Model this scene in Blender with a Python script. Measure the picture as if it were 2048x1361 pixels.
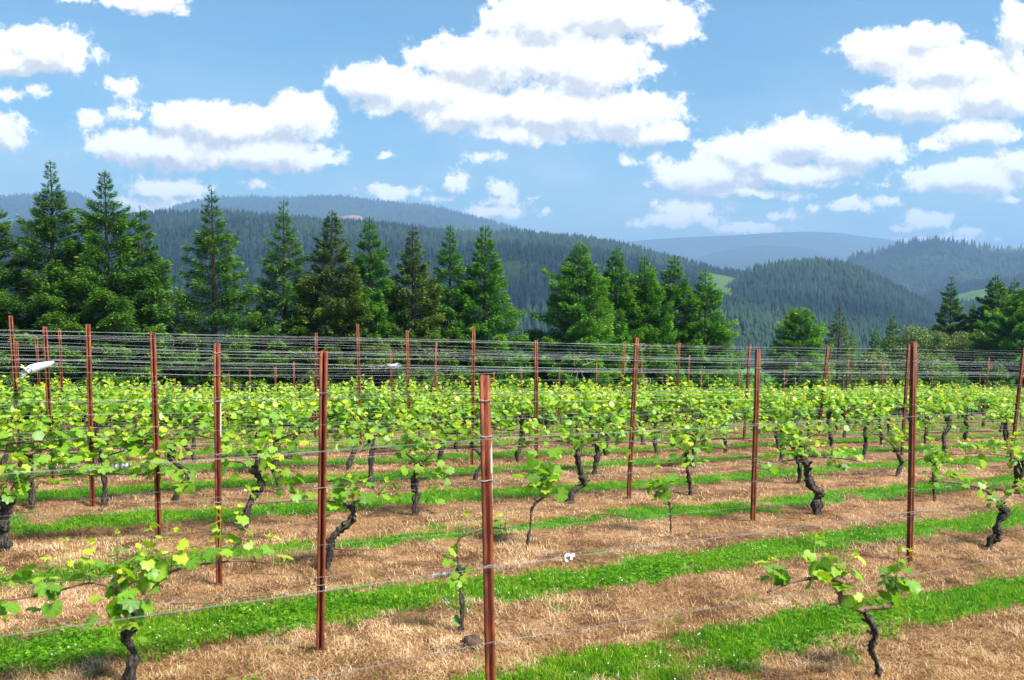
import bpy, math
import numpy as np
from mathutils import Matrix, Vector

# ------------------------------------------------------------------ start
for o in list(bpy.data.objects):
    bpy.data.objects.remove(o)
SC = bpy.context.scene
COL = SC.collection
R = math.radians

# ------------------------------------------------------------------ camera
PITCH, ROLL, FPX, TH = 0.05908601, 0.00912831, 1779.021, 0.481400
CZ = 2.45                                   # eye height (m)
cam_d = bpy.data.cameras.new('camera')
cam = bpy.data.objects.new('camera', cam_d)
COL.objects.link(cam)
cp, sp, cr, sr = math.cos(PITCH), math.sin(PITCH), math.cos(ROLL), math.sin(ROLL)
ex, eu, ef = Vector((1, 0, 0)), Vector((0, sp, cp)), Vector((0, cp, -sp))
vr, vu = ex * cr + eu * sr, -ex * sr + eu * cr
cam.matrix_world = Matrix(((vr.x, vu.x, -ef.x, 0), (vr.y, vu.y, -ef.y, 0), (vr.z, vu.z, -ef.z, CZ), (0, 0, 0, 1)))
cam_d.sensor_width = 36
cam_d.lens = FPX / 2048 * 36
cam_d.clip_start, cam_d.clip_end = 0.05, 40000
cam_d.dof.use_dof = True
cam_d.dof.focus_distance = 13
cam_d.dof.aperture_fstop = 3.6
SC.camera = cam

# ------------------------------------------------------------------ exposure and render settings
SC.view_settings.view_transform = 'Standard'
SC.view_settings.look = 'None'
SC.view_settings.gamma = 1
SC.view_settings.exposure = 1.38
SC.render.engine = 'CYCLES'
SC.cycles.use_denoising = True
SC.cycles.max_bounces = 6
SC.cycles.diffuse_bounces = 3
SC.cycles.transmission_bounces = 3
SC.cycles.transparent_max_bounces = 6
SC.cycles.volume_bounces = 0
SC.cycles.sample_clamp_indirect = 6


def ray(x, y):
    """Photo pixel (2048 wide) to a world direction with unit forward (y) length."""
    U, W = (x - 1024) / FPX, -(y - 680.5) / FPX
    u, w = U * cr - W * sr, U * sr + W * cr
    q = np.array([u, cp + w * sp, -sp + w * cp])
    return q / q[1]


def to_px(P):
    P = np.atleast_2d(P)
    x, y, z = P[:, 0], P[:, 1], P[:, 2] - CZ
    fwd, up = y * cp - z * sp, y * sp + z * cp
    fwd = np.where(np.abs(fwd) < 1e-6, 1e-6, fwd)
    u, w = x / fwd, up / fwd
    return np.stack([1024 + FPX * (u * cr + w * sr), 680.5 - FPX * (-u * sr + w * cr), fwd], 1)


# ------------------------------------------------------------------ world: sky with cumulus clouds
SUN_EL, SUN_AZ = 52.0, 122.0                # azimuth measured clockwise from the view direction (+Y)
W = bpy.data.worlds.new('World')
SC.world = W
W.cycles.sampling_method = 'MANUAL'
W.cycles.sample_map_resolution = 256
W.use_nodes = True
wt = W.node_tree
wt.nodes.clear()


def nd(tree, typ, **kw):
    n = tree.nodes.new(typ)
    ins = kw.pop('ins', {})
    for k, v in kw.items():
        setattr(n, k, v)
    for k, v in ins.items():
        s = n.inputs[k]
        if isinstance(v, bpy.types.NodeSocket):
            tree.links.new(v, s)
        else:
            s.default_value = v
    return n


def mth(tree, op, a, b=None, c=None, clamp=False):
    n = tree.nodes.new('ShaderNodeMath')
    n.operation = op
    n.use_clamp = clamp
    for i, v in enumerate((a, b, c)):
        if v is None:
            continue
        if isinstance(v, bpy.types.NodeSocket):
            tree.links.new(v, n.inputs[i])
        else:
            n.inputs[i].default_value = v
    return n.outputs[0]


def sstep(tree, v, lo, hi, a=0.0, b=1.0):
    n = tree.nodes.new('ShaderNodeMapRange')
    n.interpolation_type = 'SMOOTHSTEP'
    tree.links.new(v, n.inputs[0])
    for i, q in zip((1, 2, 3, 4), (lo, hi, a, b)):
        n.inputs[i].default_value = q
    return n.outputs[0]


# each puff: centre x, y and half width, half height, in degrees-like units of the photo's frame, turned into sky directions
PUFFS = [(75, 95, 120, 50), (20, 118, 130, 36), (130, 118, 66, 32), (5, 184, 40, 18), (72, 180, 26, 20), (240, 172, 38, 24), (0, 262, 62, 42),
         (295, 0, 90, 28), (150, -6, 45, 18), (355, 18, 30, 14),
         (400, 236, 130, 42), (590, 236, 86, 50), (475, 255, 165, 46), (330, 298, 172, 42), (520, 305, 165, 40), (235, 292, 72, 32),
         (610, 315, 78, 26), (177, 243, 38, 26), (255, 228, 46, 22),
         (1210, 20, 195, 52), (1080, 40, 120, 74), (1010, 32, 42, 34), (990, 118, 180, 58), (1180, 130, 135, 66), (760, 163, 112, 42),
         (865, 185, 130, 46), (1100, 222, 235, 54), (925, 215, 110, 50), (1255, 230, 120, 48), (1040, 268, 110, 26), (1300, 264, 88, 30),
         (755, 205, 52, 30), (1340, 60, 60, 30), (1360, 190, 24, 14),
         (1600, 275, 112, 44), (1705, 297, 122, 36), (1505, 310, 110, 42), (1430, 352, 132, 42), (1570, 340, 175, 28), (1340, 362, 50, 20),
         (1500, 388, 120, 14), (1640, 365, 90, 12),
         (1760, 105, 92, 46), (1840, 78, 95, 30), (1900, 135, 165, 46), (1850, 203, 155, 42), (1985, 185, 125, 52), (2030, 55, 40, 66),
         (1960, 266, 90, 28), (1880, 287, 62, 15), (1940, 352, 152, 34), (2040, 328, 66, 32), (1840, 370, 50, 18),
         (908, 365, 36, 30), (1005, 377, 42, 26), (1005, 405, 56, 20), (1000, 427, 78, 18), (785, 387, 66, 17), (968, 316, 44, 13),
         (880, 405, 50, 10), (1095, 425, 18, 10), (1070, 393, 11, 7), (340, 372, 95, 24), (510, 368, 46, 13), (1262, 318, 30, 14),
         (1312, 310, 28, 12), (1385, 418, 82, 22), (1350, 442, 110, 18), (1565, 433, 40, 16), (1500, 460, 92, 14), (1616, 418, 14, 9),
         (1705, 412, 62, 17), (1765, 398, 40, 12), (1855, 436, 62, 20), (1810, 452, 50, 11), (1935, 460, 46, 15), (1870, 474, 110, 11),
         (2015, 396, 52, 8), (770, 312, 14, 7), (1760, 370, 26, 11), (330, 408, 110, 18)]
grp = bpy.data.node_groups.new('cloud_depth', 'ShaderNodeTree')
grp.interface.new_socket('Vector', in_out='INPUT', socket_type='NodeSocketVector')
grp.interface.new_socket('Value', in_out='OUTPUT', socket_type='NodeSocketFloat')
gi, go = grp.nodes.new('NodeGroupInput'), grp.nodes.new('NodeGroupOutput')
wz = nd(grp, 'ShaderNodeTexNoise', ins={'Vector': gi.outputs[0], 'Scale': 14.0, 'Detail': 6.0, 'Roughness': 0.6})
wsub = nd(grp, 'ShaderNodeVectorMath', operation='SUBTRACT', ins={0: wz.outputs['Color'], 1: (0.5, 0.5, 0.5)})
wv = nd(grp, 'ShaderNodeVectorMath', operation='MULTIPLY_ADD', ins={0: wsub.outputs[0], 1: (0.045, 0.028, 0.0), 2: gi.outputs[0]}).outputs[0]
acc = None
for (x, y, a, b) in PUFFS:
    q = ray(x, y)
    sx, sy = FPX / (a * 1.12), FPX / (b * 1.15)
    ma = nd(grp, 'ShaderNodeVectorMath', operation='MULTIPLY_ADD', ins={0: wv, 1: (sx, sy, 0.0), 2: (-q[0] * sx, -q[2] * sy, 0.0)})
    ln = nd(grp, 'ShaderNodeVectorMath', operation='LENGTH', ins={0: ma.outputs[0]}).outputs['Value']
    kk = float(np.clip(math.sqrt(a * b) / 52, .30, 1.25))
    ln = mth(grp, 'MULTIPLY_ADD', ln, kk, 1 - kk)
    acc = ln if acc is None else mth(grp, 'SMOOTH_MIN', acc, ln, 0.22)
n1 = nd(grp, 'ShaderNodeTexNoise', ins={'Vector': gi.outputs[0], 'Scale': 46.0, 'Detail': 10.0, 'Roughness': 0.68})
dep = mth(grp, 'SUBTRACT', 1.0, acc)
dep = mth(grp, 'MULTIPLY_ADD', mth(grp, 'SUBTRACT', n1.outputs['Fac'], 0.5), 1.7, dep)
grp.links.new(dep, go.inputs[0])

tc = nd(wt, 'ShaderNodeTexCoord')
sep = nd(wt, 'ShaderNodeSeparateXYZ', ins={0: tc.outputs['Generated']})
yc = mth(wt, 'MAXIMUM', sep.outputs['Y'], 0.05)
pv = nd(wt, 'ShaderNodeCombineXYZ', ins={0: mth(wt, 'DIVIDE', sep.outputs['X'], yc), 1: mth(wt, 'DIVIDE', sep.outputs['Z'], yc)})
g0 = nd(wt, 'ShaderNodeGroup', node_tree=grp, ins={0: pv.outputs[0]})
sh = nd(wt, 'ShaderNodeVectorMath', operation='ADD', ins={0: pv.outputs[0], 1: (0.006, 0.016, 0.0)})
g1 = nd(wt, 'ShaderNodeGroup', node_tree=grp, ins={0: sh.outputs[0]})
alpha = sstep(wt, g0.outputs[0], 0.03, 0.40)
front = sstep(wt, sep.outputs['Y'], 0.12, 0.3)
alpha = mth(wt, 'MULTIPLY', alpha, front)
vn = nd(wt, 'ShaderNodeMapping', ins={'Vector': pv.outputs[0], 'Scale': (2.2, 7.0, 1.0)})
vz = nd(wt, 'ShaderNodeTexNoise', ins={'Vector': vn.outputs[0], 'Scale': 1.6, 'Detail': 5.0, 'Roughness': 0.55})
veil = mth(wt, 'MULTIPLY', sstep(wt, vz.outputs['Fac'], 0.36, 0.72), sstep(wt, sep.outputs['Z'], 0.03, 0.28, 0.55, 0.04))
veil = mth(wt, 'MULTIPLY', veil, front)
lit = sstep(wt, mth(wt, 'SUBTRACT', g1.outputs[0], g0.outputs[0]), -0.35, 0.55, 1.0, 0.0)
ccol = nd(wt, 'ShaderNodeMix', data_type='RGBA')
wt.links.new(lit, ccol.inputs['Factor'])
ccol.inputs['A'].default_value = (4.15, 4.2, 4.25, 1)
ccol.inputs['B'].default_value = (8.0, 7.9, 7.8, 1)
sky = nd(wt, 'ShaderNodeTexSky', sky_type='NISHITA', sun_disc=False, sun_elevation=R(SUN_EL), sun_rotation=R(SUN_AZ),
         altitude=300.0, air_density=1.0, dust_density=2.0, ozone_density=3.0)
skm = nd(wt, 'ShaderNodeMix', data_type='RGBA', blend_type='MULTIPLY')
skm.inputs['Factor'].default_value = 1.0
wt.links.new(sky.outputs[0], skm.inputs['A'])
skm.inputs['B'].default_value = (0.58, 0.87, 0.88, 1)
mx = nd(wt, 'ShaderNodeMix', data_type='RGBA')
wt.links.new(alpha, mx.inputs['Factor'])
vmx = nd(wt, 'ShaderNodeMix', data_type='RGBA', ins={'Factor': veil})
wt.links.new(skm.outputs['Result'], vmx.inputs['A'])
vmx.inputs['B'].default_value = (5.0, 5.25, 5.4, 1)
wt.links.new(vmx.outputs['Result'], mx.inputs['A'])
wt.links.new(ccol.outputs['Result'], mx.inputs['B'])
bg = nd(wt, 'ShaderNodeBackground', ins={'Color': mx.outputs['Result'], 'Strength': 0.08})
wo = nd(wt, 'ShaderNodeOutputWorld', ins={'Surface': bg.outputs[0]})

# ------------------------------------------------------------------ sun (softened by thin cloud: the photo shows no sharp shadows)
sd = bpy.data.lights.new('sun', 'SUN')
sd.energy = 4.2
sd.angle = R(14)
sd.color = (1.0, 0.965, 0.91)
sun = bpy.data.objects.new('sun', sd)
COL.objects.link(sun)
sdir = Vector((math.sin(R(SUN_AZ)) * math.cos(R(SUN_EL)), math.cos(R(SUN_AZ)) * math.cos(R(SUN_EL)), math.sin(R(SUN_EL))))
sun.rotation_euler = sdir.to_track_quat('Z', 'Y').to_euler()
sun.location = (0, 0, 50)

# ------------------------------------------------------------------ helpers
ORD = ['', 'first', 'second', 'third', 'fourth', 'fifth', 'sixth', 'seventh', 'eighth', 'ninth', 'tenth', 'eleventh', 'twelfth', 'thirteenth',
       'fourteenth', 'fifteenth', 'sixteenth', 'seventeenth', 'eighteenth', 'nineteenth', 'twentieth', 'twenty-first', 'twenty-second',
       'twenty-third', 'twenty-fourth', 'twenty-fifth', 'twenty-sixth', 'twenty-seventh', 'twenty-eighth', 'twenty-ninth', 'thirtieth']


def vnoise(x, y, seed=0):
    """Smooth value noise in 0..1 on numpy arrays."""
    x, y = np.asarray(x, float), np.asarray(y, float)
    xi, yi = np.floor(x).astype(np.int64), np.floor(y).astype(np.int64)
    xf, yf = x - xi, y - yi
    xf, yf = xf * xf * (3 - 2 * xf), yf * yf * (3 - 2 * yf)

    def h(a, b):
        v = np.sin(a * 127.1 + b * 311.7 + seed * 74.7) * 43758.5453
        return v - np.floor(v)
    return (h(xi, yi) * (1 - xf) + h(xi + 1, yi) * xf) * (1 - yf) + (h(xi, yi + 1) * (1 - xf) + h(xi + 1, yi + 1) * xf) * yf


def fbm(x, y, seed=0, oct=4):
    s, a, t = 0, 1.0, 0
    for i in range(oct):
        s = s + a * vnoise(x * 2 ** i, y * 2 ** i, seed + i)
        t += a
        a *= 0.5
    return s / t


class MB:
    """Collects shapes; build() links them as one mesh object."""

    def __init__(self):
        self.V, self.F, self.n, self.vein = [], [], 0, []

    def add(self, V, F, mat=0, tint=0.5, vein=None):
        V = np.asarray(V, np.float32).reshape(-1, 3)
        F = np.asarray(F, np.int64)
        t = np.broadcast_to(np.asarray(tint, np.float32), (len(F),))
        self.F.append((F + self.n, mat, t))
        self.V.append(V)
        self.vein.append(np.zeros(len(V), np.float32) if vein is None else np.asarray(vein, np.float32))
        self.n += len(V)

    def tube(self, pts, rad, sides=8, mat=0, tint=0.5, rough=0.0, rng=None, cap=True):
        P = np.asarray(pts, float)
        n = len(P)
        rad = np.broadcast_to(np.asarray(rad, float), (n,))
        T = np.gradient(P, axis=0)
        T /= np.linalg.norm(T, axis=1)[:, None] + 1e-9
        ref = np.array([0, 1.0, 0]) if abs(T[:, 1]).mean() < 0.8 else np.array([1.0, 0, 0])
        A = np.cross(T, ref)
        A /= np.linalg.norm(A, axis=1)[:, None] + 1e-9
        B = np.cross(T, A)
        an = np.linspace(0, 2 * np.pi, sides, endpoint=False)
        rr = rad[:, None] * np.ones((1, sides))
        if rough and rng is not None:
            rr = rr * (1 + rough * rng.normal(size=(n, sides)) + rough * 1.2 * rng.normal(size=(1, sides)))
        V = P[:, None, :] + rr[..., None] * (np.cos(an)[None, :, None] * A[:, None, :] + np.sin(an)[None, :, None] * B[:, None, :])
        i = np.arange(n - 1)[:, None] * sides
        j = np.arange(sides)[None, :]
        k = (np.arange(sides)[None, :] + 1) % sides
        F = np.stack([i + j, i + k, i + sides + k, i + sides + j], -1).reshape(-1, 4)
        base = self.n
        self.add(V.reshape(-1, 3), F, mat, tint)
        if cap:
            for off, rev in ((0, False), ((n - 1) * sides, True)):
                c = np.arange(sides) + base + off
                tri = np.stack([np.full(sides - 2, c[0]), c[1:-1], c[2:]], 1)
                self.F.append((tri[:, ::-1] if rev else tri, mat, np.full(len(tri), tint if np.isscalar(tint) else 0.5, np.float32)))
        return self

    def box(self, c, s, mat=0, tint=0.5, rz=0.0):
        c, s = np.array(c, float), np.array(s, float) / 2
        v = np.array([[x, y, z] for x in (-1, 1) for y in (-1, 1) for z in (-1, 1)]) * s
        ca, sa = math.cos(rz), math.sin(rz)
        v = v @ np.array([[ca, sa, 0], [-sa, ca, 0], [0, 0, 1]])
        self.add(v + c, [[0, 1, 3, 2], [4, 6, 7, 5], [0, 4, 5, 1], [2, 3, 7, 6], [0, 2, 6, 4], [1, 5, 7, 3]], mat, tint)
        return self

    def mesh(self, name, mats, smooth=False):
        me = bpy.data.meshes.new(name)
        V = np.concatenate(self.V).astype(np.float32)
        me.vertices.add(len(V))
        me.vertices.foreach_set('co', V.ravel())
        loops = np.concatenate([f.ravel() for f, m, t in self.F]).astype(np.int32)
        tot = np.concatenate([np.full(len(f), f.shape[1], np.int32) for f, m, t in self.F])
        mi = np.concatenate([np.full(len(f), m, np.int32) for f, m, t in self.F])
        ti = np.concatenate([t for f, m, t in self.F]).astype(np.float32)
        me.loops.add(len(loops))
        me.loops.foreach_set('vertex_index', loops)
        me.polygons.add(len(tot))
        st = np.zeros(len(tot), np.int32)
        st[1:] = np.cumsum(tot)[:-1]
        me.polygons.foreach_set('loop_start', st)
        me.polygons.foreach_set('loop_total', tot)
        for m in mats:
            me.materials.append(m)
        me.polygons.foreach_set('material_index', mi)
        if smooth:
            me.polygons.foreach_set('use_smooth', np.ones(len(tot), bool))
        at = me.attributes.new('tint', 'FLOAT', 'FACE')
        at.data.foreach_set('value', ti)
        vv = np.concatenate(self.vein)
        if vv.any():
            me.attributes.new('vein', 'FLOAT', 'POINT').data.foreach_set('value', vv)
        me.update(calc_edges=True)
        me.validate(clean_customdata=False)
        return me

    def build(self, name, mats, parent=None, smooth=False):
        o = bpy.data.objects.new(name, self.mesh(name, mats, smooth))
        COL.objects.link(o)
        if parent is not None:
            o.parent = parent
        return o


def link_mesh(name, me, parent=None):
    o = bpy.data.objects.new(name, me)
    COL.objects.link(o)
    if parent is not None:
        o.parent = parent
    return o


def tag(o, label=None, cat=None, group=None, kind=None):
    for k, v in (('label', label), ('category', cat), ('group', group), ('kind', kind)):
        if v:
            o[k] = v
    return o


def empty(name, loc, rz=0.0):
    o = bpy.data.objects.new(name, None)
    COL.objects.link(o)
    o.location = loc
    o.rotation_euler = (0, 0, rz)
    o.empty_display_size = 0.2
    return o


def frames(d, nrm):
    """Rotation matrices whose y axis is d and whose z axis leans to nrm."""
    y = d / (np.linalg.norm(d, axis=1)[:, None] + 1e-9)
    z = nrm - (nrm * y).sum(1)[:, None] * y
    z /= np.linalg.norm(z, axis=1)[:, None] + 1e-9
    x = np.cross(y, z)
    return np.stack([x, y, z], 2)


def inst(tv, tf, pos, Rm, sc):
    """Many copies of a small template as arrays of vertices and faces."""
    tv, tf = np.asarray(tv, float), np.asarray(tf)
    N, m = len(pos), len(tv)
    sc = np.asarray(sc, float)
    sc = sc[:, None, None] if sc.ndim == 1 else sc[:, None, :]
    V = np.einsum('nij,nmj->nmi', Rm, tv[None] * sc) + pos[:, None, :]
    F = tf[None] + (np.arange(N) * m)[:, None, None]
    return V.reshape(-1, 3), F.reshape(-1, tf.shape[1])


def smooth_line(P, sub=4):
    """Catmull-Rom through the points."""
    P = np.asarray(P, float)
    if len(P) < 3:
        t = np.linspace(0, 1, sub * 2 + 1)[:, None]
        return P[0] * (1 - t) + P[-1] * t
    Q = np.vstack([2 * P[0] - P[1], P, 2 * P[-1] - P[-2]])
    out = []
    for i in range(len(P) - 1):
        a, b, c, d = Q[i:i + 4]
        for t in np.linspace(0, 1, sub, endpoint=False):
            out.append(0.5 * (2 * b + (c - a) * t + (2 * a - 5 * b + 4 * c - d) * t * t + (3 * b - a - 3 * c + d) * t ** 3))
    out.append(P[-1])
    return np.array(out)


# ------------------------------------------------------------------ materials
def mat(name):
    m = bpy.data.materials.new(name)
    m.use_nodes = True
    t = m.node_tree
    t.nodes.clear()
    out = t.nodes.new('ShaderNodeOutputMaterial')
    return m, t, out


def ramp(t, fac, stops):
    n = t.nodes.new('ShaderNodeValToRGB')
    t.links.new(fac, n.inputs[0])
    e = n.color_ramp.elements
    while len(e) < len(stops):
        e.new(0.5)
    for el, (p, c) in zip(e, stops):
        el.position = p
        el.color = (*c, 1)
    return n.outputs[0]


def solid(name, stops, scale=20.0, rough=0.8, metal=0.0, bump=0.0, detail=6.0, stretch=None, bdist=0.005):
    m, t, out = mat(name)
    tc_ = nd(t, 'ShaderNodeTexCoord')
    vec = tc_.outputs['Object']
    if stretch:
        vec = nd(t, 'ShaderNodeVectorMath', operation='MULTIPLY', ins={0: vec, 1: stretch}).outputs[0]
    oi = nd(t, 'ShaderNodeObjectInfo')
    vec = nd(t, 'ShaderNodeVectorMath', operation='MULTIPLY_ADD', ins={0: oi.outputs['Random'], 1: (31.0, 17.0, 23.0), 2: vec}).outputs[0]
    nz = nd(t, 'ShaderNodeTexNoise', ins={'Vector': vec, 'Scale': scale, 'Detail': detail, 'Roughness': 0.65})
    col = ramp(t, nz.outputs['Fac'], stops)
    b = nd(t, 'ShaderNodeBsdfPrincipled', ins={'Base Color': col, 'Roughness': rough, 'Metallic': metal})
    if bump:
        bp = nd(t, 'ShaderNodeBump', ins={'Height': nz.outputs['Fac'], 'Strength': bump, 'Distance': bdist})
        t.links.new(bp.outputs[0], b.inputs['Normal'])
    t.links.new(b.outputs[0], out.inputs['Surface'])
    return m


def leafy(name, stops, trans=0.4, rough=0.5, spec=0.3, noise=0.25, nscale=3.0, tcol=(1.25, 1.3, 0.6)):
    """Foliage: colour from each face's own tint plus slow variation, with light passing through."""
    m, t, out = mat(name)
    at = nd(t, 'ShaderNodeAttribute', attribute_name='tint')
    tc_ = nd(t, 'ShaderNodeTexCoord')
    nz = nd(t, 'ShaderNodeTexNoise', ins={'Vector': tc_.outputs['Object'], 'Scale': nscale, 'Detail': 3.0})
    f = mth(t, 'MULTIPLY_ADD', mth(t, 'SUBTRACT', nz.outputs['Fac'], 0.5), noise, at.outputs['Fac'], clamp=True)
    col = ramp(t, f, stops)
    if name == 'vine_leaf':
        ve = nd(t, 'ShaderNodeAttribute', attribute_name='vein')
        vm = nd(t, 'ShaderNodeMix', data_type='RGBA', ins={'Factor': mth(t, 'MULTIPLY', mth(t, 'POWER', ve.outputs['Fac'], 2.2), 0.55)})
        dk = nd(t, 'ShaderNodeMix', data_type='RGBA', blend_type='MULTIPLY', ins={'Factor': 1.0})
        t.links.new(col, dk.inputs['A'])
        dk.inputs['B'].default_value = (0.86, 0.92, 0.7, 1)
        t.links.new(dk.outputs['Result'], vm.inputs['A'])
        lt_ = nd(t, 'ShaderNodeMix', data_type='RGBA', ins={'Factor': 0.35})
        t.links.new(col, lt_.inputs['A'])
        lt_.inputs['B'].default_value = (0.55, 0.66, 0.16, 1)
        t.links.new(lt_.outputs['Result'], vm.inputs['B'])
        col = vm.outputs['Result']
    b = nd(t, 'ShaderNodeBsdfPrincipled', ins={'Base Color': col, 'Roughness': rough, 'Specular IOR Level': spec})
    tm = nd(t, 'ShaderNodeMix', data_type='RGBA', blend_type='MULTIPLY')
    tm.inputs['Factor'].default_value = 1.0
    t.links.new(col, tm.inputs['A'])
    tm.inputs['B'].default_value = (*tcol, 1)
    tr = nd(t, 'ShaderNodeBsdfTranslucent', ins={'Color': tm.outputs['Result']})
    ms = nd(t, 'ShaderNodeMixShader', ins={0: trans, 1: b.outputs[0], 2: tr.outputs[0]})
    t.links.new(ms.outputs[0], out.inputs['Surface'])
    return m


M = {}
M['rust'] = solid('rusted_steel', [(0.32, (0.035, 0.009, 0.005)), (0.45, (0.125, 0.025, 0.008)), (0.6, (0.24, 0.053, 0.013)), (0.75, (0.35, 0.115, 0.038))],
                  scale=13, rough=0.72, metal=0.15, bump=0.35, stretch=(3, 3, 0.6), bdist=0.002)
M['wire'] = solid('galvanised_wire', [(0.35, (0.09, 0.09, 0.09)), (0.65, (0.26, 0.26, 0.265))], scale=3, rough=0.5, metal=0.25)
M['brightened_wire'] = solid('brightened_galvanised_wire', [(0.35, (0.34, 0.34, 0.35)), (0.65, (0.70, 0.70, 0.72))], scale=3, rough=0.5, metal=0.15)  # lighter copy of the front wire: brightness put into its colour for rear rows
M['tie'] = solid('bright_tie_wire', [(0.35, (0.12, 0.12, 0.12)), (0.65, (0.40, 0.40, 0.40))], scale=30, rough=0.5, metal=0.2)
M['dull_white'] = solid('weathered_white_tape', [(0.38, (0.07, 0.07, 0.065)), (0.5, (0.22, 0.22, 0.21)), (0.65, (0.52, 0.53, 0.52))], scale=60, rough=0.6)
M['bark'] = solid('vine_bark', [(0.36, (0.008, 0.005, 0.004)), (0.5, (0.038, 0.026, 0.019)), (0.66, (0.16, 0.12, 0.092))], scale=42, rough=0.95, bump=1.0,
                  stretch=(1.6, 1.6, 0.3), bdist=0.02)
M['cane'] = solid('cane_bark', [(0.3, (0.06, 0.028, 0.018)), (0.7, (0.21, 0.11, 0.07))], scale=25, rough=0.8, bump=0.3)
M['shoot'] = leafy('green_shoot', [(0.0, (0.20, 0.24, 0.04)), (1.0, (0.34, 0.20, 0.08))], trans=0.1)
M['vine_leaf'] = leafy('vine_leaf', [(0.0, (0.07, 0.20, 0.015)), (0.35, (0.17, 0.37, 0.025)), (0.62, (0.38, 0.55, 0.024)), (0.85, (0.60, 0.64, 0.04)), (1.0, (0.68, 0.62, 0.10))],
                       trans=0.45, rough=0.42, spec=0.45, noise=0.15, nscale=5)
M['needle'] = leafy('fir_needles', [(0.0, (0.012, 0.034, 0.010)), (0.4, (0.032, 0.105, 0.018)), (0.7, (0.085, 0.21, 0.026)), (1.0, (0.20, 0.35, 0.04))],
                    trans=0.18, rough=0.55, noise=0.3, nscale=0.9, tcol=(1.1, 1.2, 0.6))
M['needle_green'] = leafy('bright_fir_needles', [(0.0, (0.012, 0.048, 0.010)), (0.4, (0.040, 0.145, 0.016)), (0.7, (0.10, 0.28, 0.022)), (1.0, (0.22, 0.42, 0.03))],
                          trans=0.18, rough=0.55, noise=0.3, nscale=0.9, tcol=(1.1, 1.2, 0.6))
M['needle_brown'] = leafy('brownish_fir_needles', [(0.0, (0.020, 0.034, 0.010)), (0.4, (0.040, 0.072, 0.016)), (0.7, (0.09, 0.15, 0.028)), (1.0, (0.21, 0.31, 0.045))],
                          trans=0.15, rough=0.6, noise=0.45, nscale=0.9, tcol=(1.1, 1.2, 0.6))
M['tree_bark'] = solid('tree_bark', [(0.35, (0.03, 0.021, 0.016)), (0.65, (0.12, 0.085, 0.062))], scale=8, rough=0.95, bump=0.6, stretch=(2, 2, 0.4), bdist=0.03)
M['broadleaf'] = leafy('broadleaf', [(0.0, (0.045, 0.085, 0.018)), (0.5, (0.11, 0.17, 0.035)), (1.0, (0.25, 0.30, 0.07))], trans=0.3, noise=0.4, nscale=0.6)
M['grass'] = leafy('grass_blades', [(0.0, (0.026, 0.10, 0.003)), (0.45, (0.095, 0.26, 0.005)), (0.8, (0.22, 0.40, 0.014)), (1.0, (0.40, 0.42, 0.06))],
                   trans=0.35, spec=.08, rough=0.5, noise=0.5, nscale=1.3, tcol=(1.1, 1.2, 0.5))
M['clover'] = leafy('clover_leaves', [(0.0, (0.04, 0.15, 0.012)), (0.6, (0.11, 0.29, 0.008)), (1.0, (0.25, 0.43, 0.025))], trans=0.3, spec=.12, noise=0.3, nscale=2)
M['straw'] = leafy('dead_grass', [(0.0, (0.085, 0.036, 0.016)), (0.35, (0.27, 0.143, 0.052)), (0.7, (0.58, 0.36, 0.165)), (1.0, (0.82, 0.61, 0.39))],
                   trans=0.2, rough=0.8, spec=0.1, noise=0.55, nscale=1.6, tcol=(1.1, 1.0, 0.8))
M['white_flower'] = solid('white_petals', [(0.3, (0.7, 0.72, 0.62)), (0.7, (0.85, 0.86, 0.8))], scale=80, rough=0.7)
M['white_plastic'] = solid('white_plastic', [(0.3, (0.70, 0.70, 0.74)), (0.7, (0.85, 0.85, 0.87))], scale=18, rough=0.45)
M['grey_plastic'] = solid('grey_plastic_film', [(0.35, (0.05, 0.05, 0.065)), (0.52, (0.16, 0.16, 0.18)), (0.7, (0.42, 0.42, 0.44))], scale=9, rough=0.35)
M['dry'] = solid('dry_tendril', [(0.3, (0.26, 0.20, 0.15)), (0.7, (0.55, 0.47, 0.40))], scale=30, rough=0.9)
M['soil'] = solid('dark_soil', [(0.35, (0.025, 0.014, 0.009)), (0.65, (0.14, 0.08, 0.05))], scale=22, rough=1.0, bump=1.0, bdist=0.02)

# ------------------------------------------------------------------ the lie of the land
GC = np.array([-2.4914, -0.3631, 0.7138, -1.5745, -0.1986, 0.1452, 0.0576, 0.6141, -0.2465])
NV, TV = np.array([-math.sin(TH), math.cos(TH)]), np.array([math.cos(TH), math.sin(TH)])
NR = {1: 3.80, 2: 5.520, 3: 7.283, 4: 8.898, 5: 10.671, 6: 12.227, 7: 13.767, 8: 15.397}
for k in range(9, 22):
    NR[k] = 15.397 + 1.73 * (k - 8)


def poly(x, y):
    X, Y = x / 20, y / 20
    return (GC[0] + GC[1] * X + GC[2] * Y + GC[3] * Y * Y + GC[4] * X * Y + GC[5] * X * X + GC[6] * Y ** 3 + GC[7] * X * Y * Y + GC[8] * X * X * Y) + CZ


VALLEY = -50.0


def ground(x, y):
    """Height of the vineyard hill, falling away behind it to the valley floor."""
    x, y = np.asarray(x, float), np.asarray(y, float)
    xc = np.clip(x, -16, 20)
    yc_ = np.clip(y, 0.0, 46.0)
    z = poly(xc, yc_)
    far = np.maximum(y - 46.0, 0) + np.maximum(np.abs(x) - 60, 0) * 0.5
    z = z - far * 0.24
    z = np.where(z < VALLEY + 25, VALLEY + 25 * np.exp(np.minimum(z - VALLEY - 25, 0) / 25.0), z)
    return z


def row_coord(x, y):
    return (x * NV[0] + y * NV[1] - 5.52) / 1.72 + 2


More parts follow.
